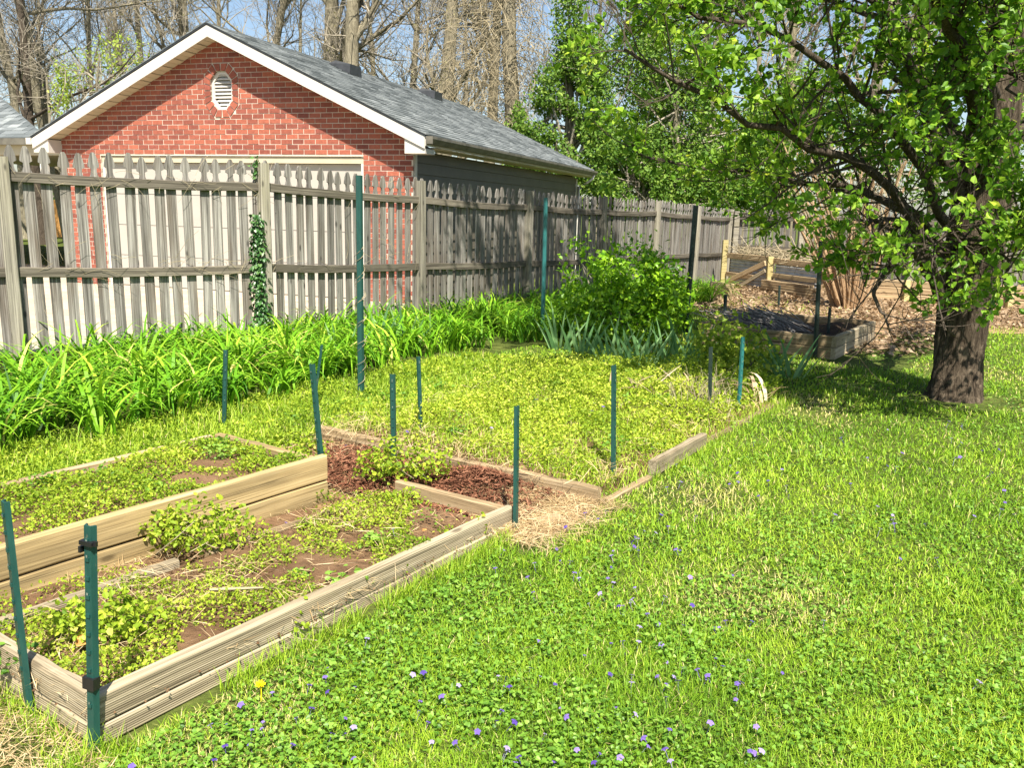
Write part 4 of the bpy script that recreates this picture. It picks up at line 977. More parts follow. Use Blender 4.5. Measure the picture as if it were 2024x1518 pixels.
# dead iris leaves (tan) and dry stalks
hb = at(1490, 805)
hk = thing('dead_iris', hb, 'collapsed tan dead iris leaves beside the teal post', 'dead plant')
for k in range(11):
    az = rng.uniform(-.6, 3.6); V, F, kk = blades(np.zeros((1, 3)), np.array([az]), rng.uniform(.3, .48), .035, rng.uniform(.2, .5), rng.uniform(1.6, 2.6), 6, roll=np.array([rng.normal()*.4]))
    mesh_obj('leaf', V, F, MT['husk'], hk, Matrix.Translation(Vector(hb+rng.normal(size=3)*[.06, .06, 0]+[0, 0, .05])), np.full(len(V), rng.random()))
hb = at(1310, 810)
hk = thing('dead_iris', hb, 'flattened heap of tan dead leaves in the weedy bed', 'dead plant')
for k in range(34):
    az = rng.uniform(0, 6.3); V, F, kk = blades(np.zeros((1, 3)), np.array([az]), rng.uniform(.14, .32), .022, rng.uniform(.9, 1.4), rng.uniform(-.2, .6), 4, roll=np.array([rng.normal()*.5]))
    mesh_obj('leaf', V, F, MT['husk'], hk, Matrix.Translation(Vector(hb+rng.normal(size=3)*[.22, .16, 0]+[.03, .1, .14+.05*rng.random()])), np.full(len(V), rng.random()))
ds = []
for k in range(260):
    p = at(rng.uniform(1330, 1440), rng.uniform(770, 830), .05); ds.append((curve_pts(p, unit(np.array([rng.normal()*.5, rng.normal()*.5, 1.])), rng.uniform(.1, .3), 4, (0, 0, -.4), .2), np.array([.0028, .0025, .002, .0015])))
o = mesh_obj('dry_stalks', *tubes(ds, 3), MT['twigtan']); tag(o, 'patch of brown dry stalks around the short dark post', 'dead plant', kind='stuff')

# ------------------------------------------------------------------ ground cover (uncountable)
def in_beds(a, c): return ((a > -.02) & (a < 2.25) & (c > .03) & (c < .88)) | ((a > -1) & (a < 1.96) & (c > 1.08) & (c < 2.08)) | ((a > 2.74) & (a < 6.0) & (c > -.12+.15*((a < 3.4) | (a > 4.3))) & (c < 2.08)) | ((a > 8.66) & (a < 10.65) & (c > .12) & (c < 1.8))
N = 430000
r = np.exp(rng.uniform(math.log(1.35), math.log(22), N)); th = rng.uniform(-.63, .63, N)
X, Y = r*np.sin(th), r*np.cos(th); a, c = to_bf(np.c_[X, Y])
edge = vnoise(X, Y, 2.5, 11)*.16
lawn = (c < .015-edge*.25+.12*((a > 2.85) & (a < 3.4) | (a > 4.3))) | ((c > 2.08) & (c < 3.3)) | ((a > 6.0) & (c < 3.2))
path = ((a > 1.95) & (a < 2.85) & (c < 2.2) & (c > -.02-edge*1.4)) | ((a < 2) & (c > .86) & (c < 1.2))
lit = (Y > 12.6+vnoise(X, Y, .8, 4)*.9-(X < 4)*0) & (X > 3.2) | ((a > 8.4) & (a < 12) & (c > -.55-edge) & (c < .2)) | ((a > 10.6) & (c < 2.2) & (c > -.8))
thin = np.ones(N); thin[lit] = np.where((a[lit] > 10.6) & (c[lit] > .6) & (X[lit] < 5.2), .45, .03)
tree_d = np.hypot(X-3.97, Y-7.45); thin *= np.clip((tree_d-.3)/.25, 0, 1)
dry = vnoise(X, Y, 1.5, 21); thin *= np.where(dry > .8, .55, 1)
keep = lawn & ~in_beds(a, c) & ~path & (rng.random(N) < thin) & ~((a < 11) & (c > 3.2))
X, Y, r, dry = X[keep], Y[keep], r[keep], dry[keep]; n = len(X)
patch = vnoise(X, Y, .9, 2)*.6+vnoise(X, Y, 3.3, 3)*.4
rv = np.clip(.12+.62*patch+rng.normal(size=n)*.15, 0, .84); rv = np.where(rng.random(n) < .06+.7*np.clip((dry-.66)*4, 0, 1), rng.uniform(.86, 1, n), rv)
L = rng.uniform(.018, .042, n)*(1+.45*(vnoise(X, Y, 2.2, 8) > .62))*(1+.03*r)
b = blades(np.c_[X, Y, np.zeros(n)], rng.uniform(0, 6.28, n), L, .0030*(r/2.2)**.85, rng.uniform(.1, 1.2, n), rng.uniform(.2, 1.1, n), 2)
foliage('lawn_grass', MT['grass'], None, [(*b, rv)], kind='stuff', label='bright green lawn grass with dry tan patches', cat='grass')
# violet and clover leaves low in the lawn
N = 120000
r = np.exp(rng.uniform(math.log(1.35), math.log(13), N)); th = rng.uniform(-.63, .63, N); X, Y = r*np.sin(th), r*np.cos(th); a, c = to_bf(np.c_[X, Y])
cl = vnoise(X, Y, 1.9, 31)*.6+vnoise(X, Y, 5.5, 32)*.4
k = ((c < -.04) | ((a > 6) & (c < 3)) | ((c > 2.1) & (c < 3.2))) & ~in_beds(a, c) & (rng.random(N) < np.clip((cl-.43+.10*(Y < 3.2)-.06*(X > 1.5))*3.6, .05, .9)) & (Y < 12.3) & ~((a > 1.95) & (a < 2.85) & (c > -.3))
X, Y, r = X[k], Y[k], r[k]; n = len(X); s = rng.uniform(.006, .015, n)*(1+.08*r)
b = leaves(np.c_[X, Y, rng.uniform(.012, .042, n)], unit(np.c_[rng.normal(size=(n, 2)), rng.normal(size=n)*.35]), unit(np.c_[rng.normal(size=(n, 2))*.35, np.ones(n)]), s, s, T_HEART)
foliage('lawn_weeds', MT['clover'], None, [(*b, np.clip(rng.normal(.5, .25, n), 0, 1))], kind='stuff', label='low violet and clover leaves growing through the lawn', cat='weeds')
# chickweed and henbit in the beds and the strip along the daylilies
def bed_z(a, c): return np.where((a > 2.76), .01+.07*np.clip((c+.05)/.45, 0, 1)**.7*np.clip((2.05-c)/.3, 0, 1), np.where(c > 1.13, .19, np.where(c > .86, .085-.028*(a+.9), .088-.022*a)))
N = 330000
a = rng.uniform(-.9, 6.3, N); c = rng.uniform(.0, 3.4, N); P = NB+BA*a[:, None]+BC*c[:, None]; r = np.hypot(P[:, 0], P[:, 1])
mA = (a > .06) & (a < 2.15) & (c > .11) & (c < .84); mB = (a < 1.9) & (c > 1.15) & (c < 2.0); mC = (a > 2.8) & (c > -.05) & (c < 2.05); mS = (c > 2.08) & (c < 3.4); mP = (a < 2.) & (c > .88) & (c < 1.1)
nz = vnoise(P[:, 0], P[:, 1], 3.4, 41)*.55+vnoise(P[:, 0], P[:, 1], 9., 42)*.45
dens = np.where(mA, np.clip((nz-.33)*9, .02, 1)*1.2, 0)+np.where(mB, np.clip((nz-.30)*5, .05, 1), 0)+np.where(mC, np.clip((nz-.30)*4, .12, 1)*np.clip((a-2.7)/.6, .25, 1), 0)+np.where(mS, .45, 0)+np.where(mP, np.clip((nz-.5)*3, .02, .5), 0)
dens *= np.clip((4.2/r)**1.2, .2, 1.4)
k = (rng.random(N) < dens)
a, c, P, r, nz = a[k], c[k], P[k], r[k], nz[k]; n = len(P); mS = (c > 2.08) | ((a < 2.) & (c > .86) & (c < 1.1))
mC = (a > 2.8) & (c < 2.06)
hgt = np.where(mC, .02+.15*vnoise(P[:, 0], P[:, 1], 2.3, 44)**1.5+.16*(a > 4.6)*(vnoise(P[:, 0], P[:, 1], 4., 45))**2, .015+.18*np.clip(nz-.36, 0, 1))
z = np.where(mS & (c > 2.05), .01, bed_z(a, c))+hgt*rng.random(n)**.7
s = rng.uniform(.009, .021, n)*np.clip(r/4.2, .85, 2.)
cv = np.clip(rng.normal(.36, .2, n)+.10*mC+.5*(vnoise(P[:, 0], P[:, 1], 2.8, 47)-.42), 0, 1); Pw = np.c_[P[:, 0], P[:, 1], z]
ns = 420; sa = rng.uniform(2.9, 6.2, ns); sc_ = rng.uniform(-.05, 2.05, ns); k = vnoise(sa, sc_, 2.1, 48) > .45; sa, sc_ = sa[k], sc_[k]; ns = len(sa); SP = NB+BA*sa[:, None]+BC*sc_[:, None]   # henbit spires
sh_ = rng.uniform(.10, .26, ns); t_ = rng.random((ns, 26)); Ps = (SP[:, None]+np.stack([rng.normal(size=(ns, 26))*.02, rng.normal(size=(ns, 26))*.02, .08+t_*sh_[:, None]], -1)).reshape(-1, 3)
Pw = np.vstack([Pw, Ps]); s = np.r_[s, rng.uniform(.016, .03, len(Ps))*(1.2-.5*t_.ravel())]; cv = np.r_[cv, np.clip(.45+.45*t_.ravel()+rng.normal(size=len(Ps))*.15, 0, 1)]; n = len(Pw)
b = leaves(Pw, rand_dirs(n, .2), rand_dirs(n, 1.2), s, s*.75, T_RHOMB)
foliage('bed_weeds', MT['weed'], None, [(*b, cv)], kind='stuff', label='yellow green chickweed and henbit covering the raised beds', cat='weeds')
nc_ = 90; ca = rng.uniform(-.6, 6., nc_); cc_ = rng.uniform(.05, 3.2, nc_); kx = ((ca < 2) & (cc_ < .84)) | ((ca < 1.9) & (cc_ > 1.2) & (cc_ < 2.)) | (ca > 2.9); ca, cc_ = ca[kx], cc_[kx]; q_ = rng.uniform(.4, 1.3, len(ca)); m_ = 46
CP = NB+BA*ca[:, None]+BC*cc_[:, None]; CP[:, 2] = np.where(cc_ < 2.06, bed_z(ca, cc_), 0); Pq = (CP[:, None]+rng.normal(size=(len(ca), m_, 3))*[.05, .05, 0]*q_[:, None, None]); Pq[..., 2] += rng.random((len(ca), m_))*.09*q_[:, None]; Pq = Pq.reshape(-1, 3); n = len(Pq); s = np.repeat(rng.uniform(.014, .034, len(ca)), m_)*rng.uniform(.6, 1.2, n)
b = leaves(Pq, unit(np.c_[rng.normal(size=(n, 2)), rng.normal(size=n)*.3]), rand_dirs(n, 1.6), s, s*.85, T_OVAL)
foliage('broad_weeds', MT['clover'], None, [(*b, np.clip(np.repeat(rng.uniform(.2, .9, len(ca)), m_)+rng.normal(size=n)*.12, 0, 1))], kind='stuff', label='broad leaved green weeds dotted through the beds', cat='weeds')
n = 9000; a = rng.uniform(0, 2.8, n); c = rng.uniform(.03, 2.0, n); k = ((a < 2.05) & (c < .85)) | ((a < 1.9) & (c > 1.15)) | (a > 2.1) | ((c > .88) & (c < 1.1)); a, c = a[k], c[k]; n = len(a)
P = NB+BA*a[:, None]+BC*c[:, None]; P[:, 2] = np.where(a > 2.1, .012, np.where((c > .86) & (c < 1.12), .012, bed_z(a, c)+.004)); s = rng.uniform(.003, .014, n)*rng.random(n)**.6
T_CLOD = (np.array([[-.5, -.4, 0], [.5, -.5, .05], [.1, .6, 0], [0, 0, .7]]), [np.array([[0, 1, 3], [1, 2, 3], [2, 0, 3]])])
V, F, kk = leaves(P, unit(np.c_[rng.normal(size=(n, 2)), np.zeros(n)]), np.tile([0, 0, 1.], (n, 1)), s, s, T_CLOD)
tag(mesh_obj('soil_crumbs', V, F, MT['soil']), 'crumbs and clods of brown soil in the beds', 'soil', kind='stuff')
# upright blades in the weedy bed and on the strip
n = 42000; a = rng.uniform(-.5, 6.2, n); c = rng.uniform(-.12, 3.4, n); k = ((a > 2.85) & (c < 2.05)) | (c > 2.08); a, c = a[k], c[k]; n = len(a); P = NB+BA*a[:, None]+BC*c[:, None]; P[:, 2] = np.where(c < 2.06, bed_z(a, c)-.01, 0)
b = blades(P, rng.uniform(0, 6.28, n), rng.uniform(.04, .13, n), .0055, rng.uniform(.05, .7, n), rng.uniform(.2, 1., n), 2)
foliage('bed_grass', MT['grass'], None, [(*b, np.clip(rng.normal(.66, .16, n), 0, 1))], kind='stuff', label='tufts of grass between the bed weeds and along the daylilies', cat='grass')
n = 2600; a = rng.uniform(-.25, 2.05, n); c = .03-np.abs(rng.normal(size=n))*.035; k = vnoise(a*1., c*0., 5., 71) > .35; a, c = a[k], c[k]
n3 = 700; a = np.r_[a, -.0-np.abs(rng.normal(size=n3))*.05, rng.uniform(3.3, 6.2, n3)]; c = np.r_[c, rng.uniform(-.02, .85, n3), -.13-np.abs(rng.normal(size=n3))*.03]; n = len(a)
P = NB+BA*a[:, None]+BC*c[:, None]; b = blades(P, rng.uniform(0, 6.28, n), rng.uniform(.03, .11, n), .0030, rng.uniform(.05, .7, n), rng.uniform(.3, 1.3, n), 3)
foliage('edge_grass', MT['grass'], None, [(*b, np.clip(rng.normal(.55, .2, n), 0, 1))], kind='stuff', label='long unmown grass along the foot of the near bed boards', cat='grass')
# straw on the path and in the beds, mulch
def scatter_strands(n, fa, fc, z, L, W, mat, name, label, cat, dens=None, flat=.25, zr=.03):
    a = rng.uniform(*fa, n); c = rng.uniform(*fc, n); P = NB+BA*a[:, None]+BC*c[:, None]
    if dens is not None:
        k = rng.random(n) < dens(a, c, P); a, c, P = a[k], c[k], P[k]
    n = len(a); P[:, 2] = (z(a, c) if callable(z) else z)+rng.random(n)*zr
    D = unit(np.c_[rng.normal(size=(n, 2)), rng.normal(size=n)*flat]); Ln = rng.uniform(*L, n)
    b = leaves(P-D*Ln[:, None]/2, D, unit(np.c_[rng.normal(size=(n, 2))*.5, np.ones(n)]), Ln, rng.uniform(*W, n), T_STRIP)
    return foliage(name, MT[mat], None, [(*b, rng.random(n))], kind='stuff', label=label, cat=cat)
heap = lambda a, c: .10*np.exp(-(((a-2.55)/.18)**2+((c-.55)/.25)**2))+.05*np.exp(-(((a-2.4)/.25)**2+((c-1.3)/.4)**2))
scatter_strands(22000, (2.0, 2.82), (-.3, 2.1), .012, (.04, .18), (.0012, .0035), 'straw', 'straw', 'pale dry straw scattered over the path between the beds', 'straw', lambda a, c, P: np.where(c < .35, np.clip((c+.28)/.25, 0, .9), .25)*np.where(vnoise(P[:, 0], P[:, 1], 4., 51) > .35, 1, .3))
scatter_strands(17000, (2.06, 2.76), (.1, 1.9), lambda a, c: .012+heap(a, c), (.02, .075), (.004, .010), 'mulch', 'mulch', 'dark red shredded mulch heaped on the path', 'mulch', lambda a, c, P: np.clip(1.5*np.exp(-((c-.9)/.62)**2), 0, 1)*np.where(vnoise(P[:, 0], P[:, 1], 5., 55) > .25, 1, .4), .4)
scatter_strands(4200, (.0, 2.0), (.05, 1.12), lambda a, c: np.where(c > .86, .09-.03*(a+.9), .105-.022*a), (.03, .13), (.001, .003), 'straw', 'straw', 'dry stems strewn over the soil of the near bed', 'straw', lambda a, c, P: np.where(vnoise(P[:, 0], P[:, 1], 3.5, 53) > .5, 1, .2))
scatter_strands(11000, (2.68, 6), (-.1, 2.05), .09, (.04, .15), (.0015, .0035), 'straw', 'straw', 'dry grass stems along the front of the weedy bed', 'straw', lambda a, c, P: np.where(a < 3.15, 1, .28)*np.where(vnoise(P[:, 0], P[:, 1], 3., 57) > .4, 1, .3), .5, .06)
scatter_strands(5200, (-.55, .0), (-.1, 1.3), .01, (.03, .12), (.001, .003), 'straw', 'straw', 'dry grass at the near end of the front bed', 'straw')
n = 24000
X = rng.uniform(3.0, 13.5, n); Y = rng.uniform(9.8, 20.5, n); a, c = to_bf(np.c_[X, Y]); k = ((Y > 12.3+vnoise(X, Y, .8, 4)*.8) | ((a > 8.4) & (c > -.6) & (c < .15))) & (c < 4.6); X, Y = X[k], Y[k]; n = len(X)
b = leaves(np.c_[X, Y, rng.uniform(.01, .05, n)], unit(np.c_[rng.normal(size=(n, 2)), rng.normal(size=n)*.3]), unit(np.c_[rng.normal(size=(n, 2))*.5, np.ones(n)]), rng.uniform(.05, .11, n), rng.uniform(.03, .06, n), T_RHOMB)
foliage('leaf_litter', MT['litter'], None, [(*b, rng.random(n))], kind='stuff', label='brown dead leaves covering the ground at the back', cat='leaf litter')
# heap of cut branches on the far bed
ls = []
hc = bf(9.3, 1.15)
for k in range(220):
    az = rng.normal()*.7-.4; p = hc+np.array([rng.normal()*.22, rng.normal()*.16, .20+.22*rng.random()]); d = unit(np.array([math.cos(az), math.sin(az)*.6, rng.normal()*.15])); L = rng.uniform(.3, .75)
    ls.append((curve_pts(p-d*L/2, d, L, 4, (0, 0, -.5), .1), np.array([.006, .006, .005, .003])))
o = mesh_obj('branch_heap', *tubes(ls, 4), MT['darktwig']); tag(o, 'heap of grey cut branches lying on the far bed', 'branches')
ls = []
for k in range(260):
    s = rng.random(); p = bayp(s, .74+.10*rng.random(), .15+.3*rng.random()); d = unit(np.array([rng.normal(), rng.normal()*.4, rng.normal()*.35])); L = rng.uniform(.3, .9); ls.append((curve_pts(p-d*L/2, d, L, 4, (0, 0, -.4), .15), np.array([.007, .006, .005, .003])))
o = mesh_obj('brush_pile', *tubes(ls, 3), MT['twigtan']); tag(o, 'dry brush piled on top of the compost bay', 'brush')

# daylilies
n = 720; a = rng.uniform(-2.5, 14.5, n); front = np.interp(a, [-3, 1.2, 2.7, 4.6, 6.2, 7.5, 10, 15], [3.2, 3.22, 3.1, 3.45, 3.65, 3.35, 3.6, 3.5]); c = front+(5.45-front)*rng.random(n)
P0 = NB+BA*a[:, None]+BC*c[:, None]; P0 = P0[~((np.abs(P0[:, 0]-1.5) < .9) & (np.abs(P0[:, 1]-10.7) < .5))]; m_ = len(P0)
per = 18; P = np.repeat(P0, per, 0)+rng.normal(size=(m_*per, 3))*[.05, .05, 0]; n = len(P); cs = np.repeat(rng.uniform(.75, 1.15, m_), per); cr = np.repeat(rng.normal(size=m_)*.12, per)
b = blades(P, rng.uniform(0, 6.28, n), rng.uniform(.42, .74, n)*cs, rng.uniform(.020, .034, n), rng.uniform(.02, .45, n), rng.uniform(1.3, 2.7, n), 6, roll=rng.normal(size=n)*.25)
foliage('daylily_bed', MT['daylily'], None, [(*b, np.clip(rng.normal(.5, .2, n)+cr, 0, 1))], kind='stuff', label='mass of arching green daylily leaves along the picket fence', cat='daylilies')

# violets and a dandelion in the lawn
def flower_mesh(seed):
    rr = np.random.default_rng(seed); az = np.arange(5)*2*np.pi/5+.3; D = np.c_[np.cos(az), np.sin(az), np.full(5, -.15)]
    b = leaves(np.tile([0, 0, .055], (5, 1)), D, np.tile([0, 0, 1.], (5, 1)), .0135, .012, T_OVAL); V, F = b[0], b[1]
    s = tubes([(np.array([[0, 0, 0], [.003, 0, .03], [0, 0, .055]]), np.array([.0008, .0008, .0008]))], 3)
    Vj, Fj = join([(V, F), s]); return make_mesh('violet_flower', Vj, Fj, MT['violet'], np.full(len(Vj), seed/4.*.8))
vm = [flower_mesh(k) for k in range(5)]
spots = [(1245, 1065), (1255, 1075), (1345, 1090), (990, 1082), (780, 1085), (660, 1360), (605, 1362), (487, 1390), (522, 1420), (588, 1415), (450, 1480), (268, 1508), (885, 1380), (1230, 1490), (1062, 1333), (1090, 1348), (1155, 1293), (1050, 1265), (1170, 1190), (1252, 1190), (1300, 1018), (1160, 1020), (1715, 905), (1625, 885), (1750, 845), (1480, 1228), (1540, 1318), (1645, 1020), (560, 1030), (1080, 818), (1060, 822), (1175, 822), (1190, 835), (1165, 845), (968, 876), (690, 880), (800, 885), (1205, 726), (1545, 930), (1630, 1233), (1360, 1195), (1420, 1238), (1770, 1100), (1860, 1108), (1920, 1350), (1950, 935), (1985, 990), (1900, 905)]
while len(spots) < 220:
    u, v = random.uniform(420, 2020), random.uniform(830, 1510); p = at(u, v); aa, cc = to_bf(p)
    if cc < -.1 and float(vnoise(p[0], p[1], 1.3, 61)) > .38: spots.append((u, v))
for i, (u, v) in enumerate(spots):
    p = at(u, v, .04); aa, cc = to_bf(p); inb = bool(in_beds(aa, cc)); s = random.uniform(.45, .85)*(1+.07*p[1])
    o = link(bpy.data.objects.new('violet_flower', vm[i % 5]), None, Matrix.Translation((p[0], p[1], .10 if inb else .0))@Matrix.Rotation(random.uniform(0, 6.28), 4, 'Z')@Matrix.Rotation(random.uniform(.1, .7), 4, 'X')@Matrix.Scale(s, 4))
    tag(o, 'small purple violet flower in the raised beds' if inb else 'small purple violet flower in the lawn grass', 'flower', 'violets in the beds' if inb else 'violets in the lawn')
n = 60; az = rng.uniform(0, 6.28, n); el = rng.uniform(.1, 1.4, n)
V, F, _ = leaves(np.tile([0, 0, .05], (n, 1)), np.c_[np.cos(az)*np.cos(el), np.sin(az)*np.cos(el), np.sin(el)*.5], rand_dirs(n, 1.), .017, .005, T_RHOMB)
s_ = tubes([(np.array([[0, 0, 0], [.002, 0, .03], [0, 0, .052]]), np.array([.0015]*3))], 4); Vj, Fj = join([(V, F), s_])
p = at(515, 1364, .04); o = mesh_obj('dandelion', Vj, Fj, MT['dandelion'], None, Matrix.Translation((p[0], p[1], 0))@Matrix.Scale(1.1, 4)); tag(o, 'single yellow dandelion in the lawn by the near bed', 'flower')

# ivy on the second fence post, dead vines on the rails
fp = np.array([*FENCE[2], 0]); n = 1500
zz = rng.uniform(.25, 1.45, n); az = rng.uniform(0, 6.28, n); rd = .035+.055*rng.random(n)*(1.5-.8*zz/1.4)*(.6+.8*vnoise(zz*3, az, 1.7, 9)); kq = rng.random(n) < .35+.65*(vnoise(zz*4, az*1.2, 1.3, 19) > .35)
zz, az, rd = zz[kq], az[kq], rd[kq]; n = len(zz); P = fp+np.c_[np.cos(az)*rd-.055, np.sin(az)*rd-.045, zz]; D = unit(np.c_[np.cos(az)*.4, np.sin(az)*.4, rng.normal(size=n)*.4-.6])
iv = thing('ivy', fp+[0, -.1, 0], 'dark green ivy climbing the fence post', 'ivy')
b = leaves(P, D, unit(np.c_[np.cos(az), np.sin(az), np.full(n, .4)]), rng.uniform(.025, .055, n), rng.uniform(.025, .05, n), T_HEART)
n2 = 26; P2 = fp+np.c_[rng.normal(size=n2)*.025-.05, rng.normal(size=n2)*.02-.06, rng.uniform(1.82, 2.02, n2)]
b2 = leaves(P2, rand_dirs(n2), rand_dirs(n2, .5), .045, .035, T_HEART)
foliage('leaves', MT['ivy'], iv, [(*b, rng.random(n)), (*b2, rng.uniform(.6, 1, n2))])
mesh_obj('stem', *tubes([(smooth_line([fp+[-.06, -.06, -.02], fp+[-.05, -.07, .6], fp+[-.03, -.06, 1.3], fp+[-.02, -.06, 1.95]], 10), np.linspace(.012, .005, 10))], 5), MT['twig'], iv)
ls = []
for k in range(90):
    t = rng.random(); i = 1 if rng.random() < .75 else 2; q = FENCE[i]+(FENCE[i+1]-FENCE[i])*t; z = (FTOP[i]-1.05 if rng.random() < .7 else FTOP[i]-.28)+rng.normal()*.06
    p = np.array([q[0]+.01, q[1]-.02, z]); fd = unit(np.r_[FENCE[i+1]-FENCE[i], 0]); d = unit(fd*rng.normal()+np.array([0, 0, rng.normal()*.6])); ls.append((curve_pts(p, d, rng.uniform(.12, .38), 6, (rng.normal()*.2, .02, -.6), .14), np.linspace(.0022, .0012, 6)))
o = mesh_obj('dead_vine', *tubes(ls, 3), MT['twigtan']); tag(o, 'dry dead vines tangled along the fence rails', 'vine')

# ------------------------------------------------------------------ woods behind
def bare_tree(u, Y, r, label, H=15., lean=0., nl=16, name='bare_tree', mat='woodbark', tw=None, first=.22, bud=0, budmat='bud', twl=(.7, 1.9), nsub=9, ntw=8):
    b = atd(u, 420, Y); b[2] = 0.; t = thing(name, b, label, 'tree', 'trees in the woods')
    ln = curve_pts(b-[0, 0, .1], unit(np.array([lean, 0, 1.])), H, 12, (-lean*.5, 0, .1), .035); rd = np.linspace(r, r*.25, 12); rd[0] *= 1.25
    mesh_obj('trunk', *tubes([(ln, rd)], 9), MT[mat], t, smooth=True)
    limbs = side_branches(ln, rd, nl, (2.5, 5.5), .75, .35, 7, first, .42, .5, .16, .03); sub = []; tws = []
    for p, q in limbs: sub += side_branches(p, q, nsub, (.9, 2.4), .9, .3, 5, .15, .5, .3, .18, .014)
    for p, q in sub: tws += side_branches(p, q, ntw, twl, .9, .25, 4, .1, .55, .2, .2, .008)
    mesh_obj('limbs', *tubes(limbs, 6), MT[mat], t, smooth=True); mesh_obj('twigs', *join([tubes(sub, 4), tubes(tws, 3)]), MT[tw or 'twig'], t)['kind'] = 'stuff'
    if bud:
        pts = np.concatenate([p[1:] for p, q in tws]); P = pts[rng.integers(len(pts), size=bud)]+rng.normal(size=(bud, 3))*.08
        bb = leaves(P, rand_dirs(bud), rand_dirs(bud, .5), rng.uniform(.05, .12, bud), rng.uniform(.03, .08, bud), T_RHOMB); foliage('leaves', MT[budmat], t, [(*bb, rng.random(bud))])
    return t
bare_tree(15, 31, .22, 'grey bare tree trunk at the far left above the porch roof', lean=.03, nl=14)
bare_tree(48, 34, .20, 'second bare trunk from the left picture edge', nl=14, lean=-.04)
bare_tree(82, 30, .18, 'dark slim bare trunk left of the spring green sapling', nl=14, lean=.02, mat='pearlimb')
bare_tree(140, 32, .26, 'thick leaning bare trunk behind the left garage eave', lean=-.10, nl=16)
bare_tree(195, 36, .14, 'thin straight bare trunk behind the spring green leaves', nl=14, bud=500)
bare_tree(300, 40, .2, 'bare tree with arching limbs left of the garage peak', nl=20)
bare_tree(380, 34, .30, 'stout mossy bare trunk directly behind the garage peak', nl=20, bud=900)
bare_tree(520, 38, .24, 'bare tree behind the ridge right of the peak', nl=20)
bare_tree(636, 34, .46, 'broad dark bare trunk left of the straight pale one', nl=20, bud=600)
bare_tree(697, 31, .36, 'straight pale bare trunk with heavy limbs above the garage ridge', nl=16, H=16, first=.3)
bare_tree(800, 39, .22, 'bare tree with fine twigs above the middle of the ridge', nl=22, bud=1200)
bare_tree(872, 34, .40, 'thick mossy trunk above the second roof vent', nl=18, bud=1600)
bare_tree(960, 37, .30, 'bare tree behind the tangle of tan vines', nl=20, bud=1500)
bare_tree(1290, 38, .22, 'thin budding tree in the open sky right of the vine tree', nl=18, bud=1800, budmat='wood_green')
bare_tree(1400, 33, .22, 'budding tree behind the left reach of the pear', nl=18, bud=2600, budmat='wood_green')
bare_tree(1560, 36, .3, 'tree with tan twigs behind the pear crown', nl=20, tw='twigtan', bud=900)
bare_tree(1700, 34, .3, 'tree with tan twigs behind the pear limbs', nl=20, tw='twigtan', bud=900)
bare_tree(1850, 38, .3, 'tree standing behind the pear trunk', nl=18, tw='twigtan', bud=900, budmat='wood_green')
bare_tree(1990, 35, .3, 'tree at the far right behind the pear trunk', nl=18, tw='twigtan', bud=900, budmat='wood_green')
for i_, (u_, Y_) in enumerate(((-30, 48), (105, 50), (240, 46), (340, 52), (455, 44), (580, 50), (745, 46), (905, 52), (1180, 50), (1470, 46))):
    bare_tree(u_, Y_, .2, ['farthest bare tree left of all the trunks', 'far slim tree between the two left eave trunks', 'far bare tree above the left rake', 'far bare tree just left of the garage peak', 'far bare tree just right of the garage peak', 'far bare tree above the upper ridge', 'far bare tree right of the pale straight trunk', 'far bare tree right of the mossy trunk', 'far bare tree behind the vine covered tree', 'far bare tree behind the light green tree'][i_], nl=22, twl=(1., 2.4), nsub=7, ntw=7)
def leafy_tree(u, Y, blobs, n, size, mat, label, gap=.35, gs=.9, r=.15, name='leafy_tree', H=None):
    b = atd(u, 420, Y); b[2] = 0
    bl = [(atd(bu, bv, Y+dy), (ru, ry, rv)) for bu, bv, dy, ru, ry, rv in blobs]
    t = thing(name, b, label, 'tree', 'trees in the woods'); P, d = blob_points(bl, n, .45); P += rng.normal(size=P.shape)*size
    k = (vnoise(P[:, 0]+P[:, 2]*.6, P[:, 2]*1.1+P[:, 1]*.4, gs, int(u)) > gap) & (P[:, 2] > .05); P, d = P[k], d[k]; m_ = len(P); s = rng.uniform(.6, 1.3, m_)*size
    b_ = leaves(P, rand_dirs(m_, -.2), unit(d*.6+rand_dirs(m_)*.7+[0, 0, .4]), s, s*.65, T_RHOMB); foliage('crown', MT[mat], t, [(*b_, np.clip(rng.normal(.5, .25, m_), 0, 1))])
    H = H or max(c[2] for c, _ in bl); ln = curve_pts(b, np.array([0, 0, 1.]), H, 8, (0, 0, 0), .06); ls = [(ln, np.linspace(r, r*.3, 8))]; tw = []
    for c, R in bl:
        for _ in range(5):
            e = c+rand_dirs(1)[0]*np.array(R)*.7; s0 = ln[rng.integers(2, 7)]; tw.append((smooth_line([s0, (s0+e)/2+rng.normal(size=3)*.2, e], 6), np.linspace(r*.3, .012, 6)))
    mesh_obj('trunk', *tubes(ls, 8), MT['woodbark'], t, smooth=True); mesh_obj('limbs', *tubes(tw, 4), MT['twig'], t); return t
leafy_tree(190, 29, [(185, 150, 0, .8, .8, 1.1), (150, 210, 0, .6, .6, .8), (240, 105, 0, .9, .8, .7), (225, 190, 0, .8, .8, .8), (130, 160, 0, .5, .5, .7)], 1700, .10, 'spring', 'sapling with pale yellow green spring leaves left of the garage gable', .45, 1.6, .08)
leafy_tree(128, 28, [(125, 205, 0, .25, .25, 1.0), (128, 150, 0, .2, .2, .8)], 700, .10, 'spring', 'slim trunk clothed in yellow green leaves beside the porch roof', .2, 1.6, .1)
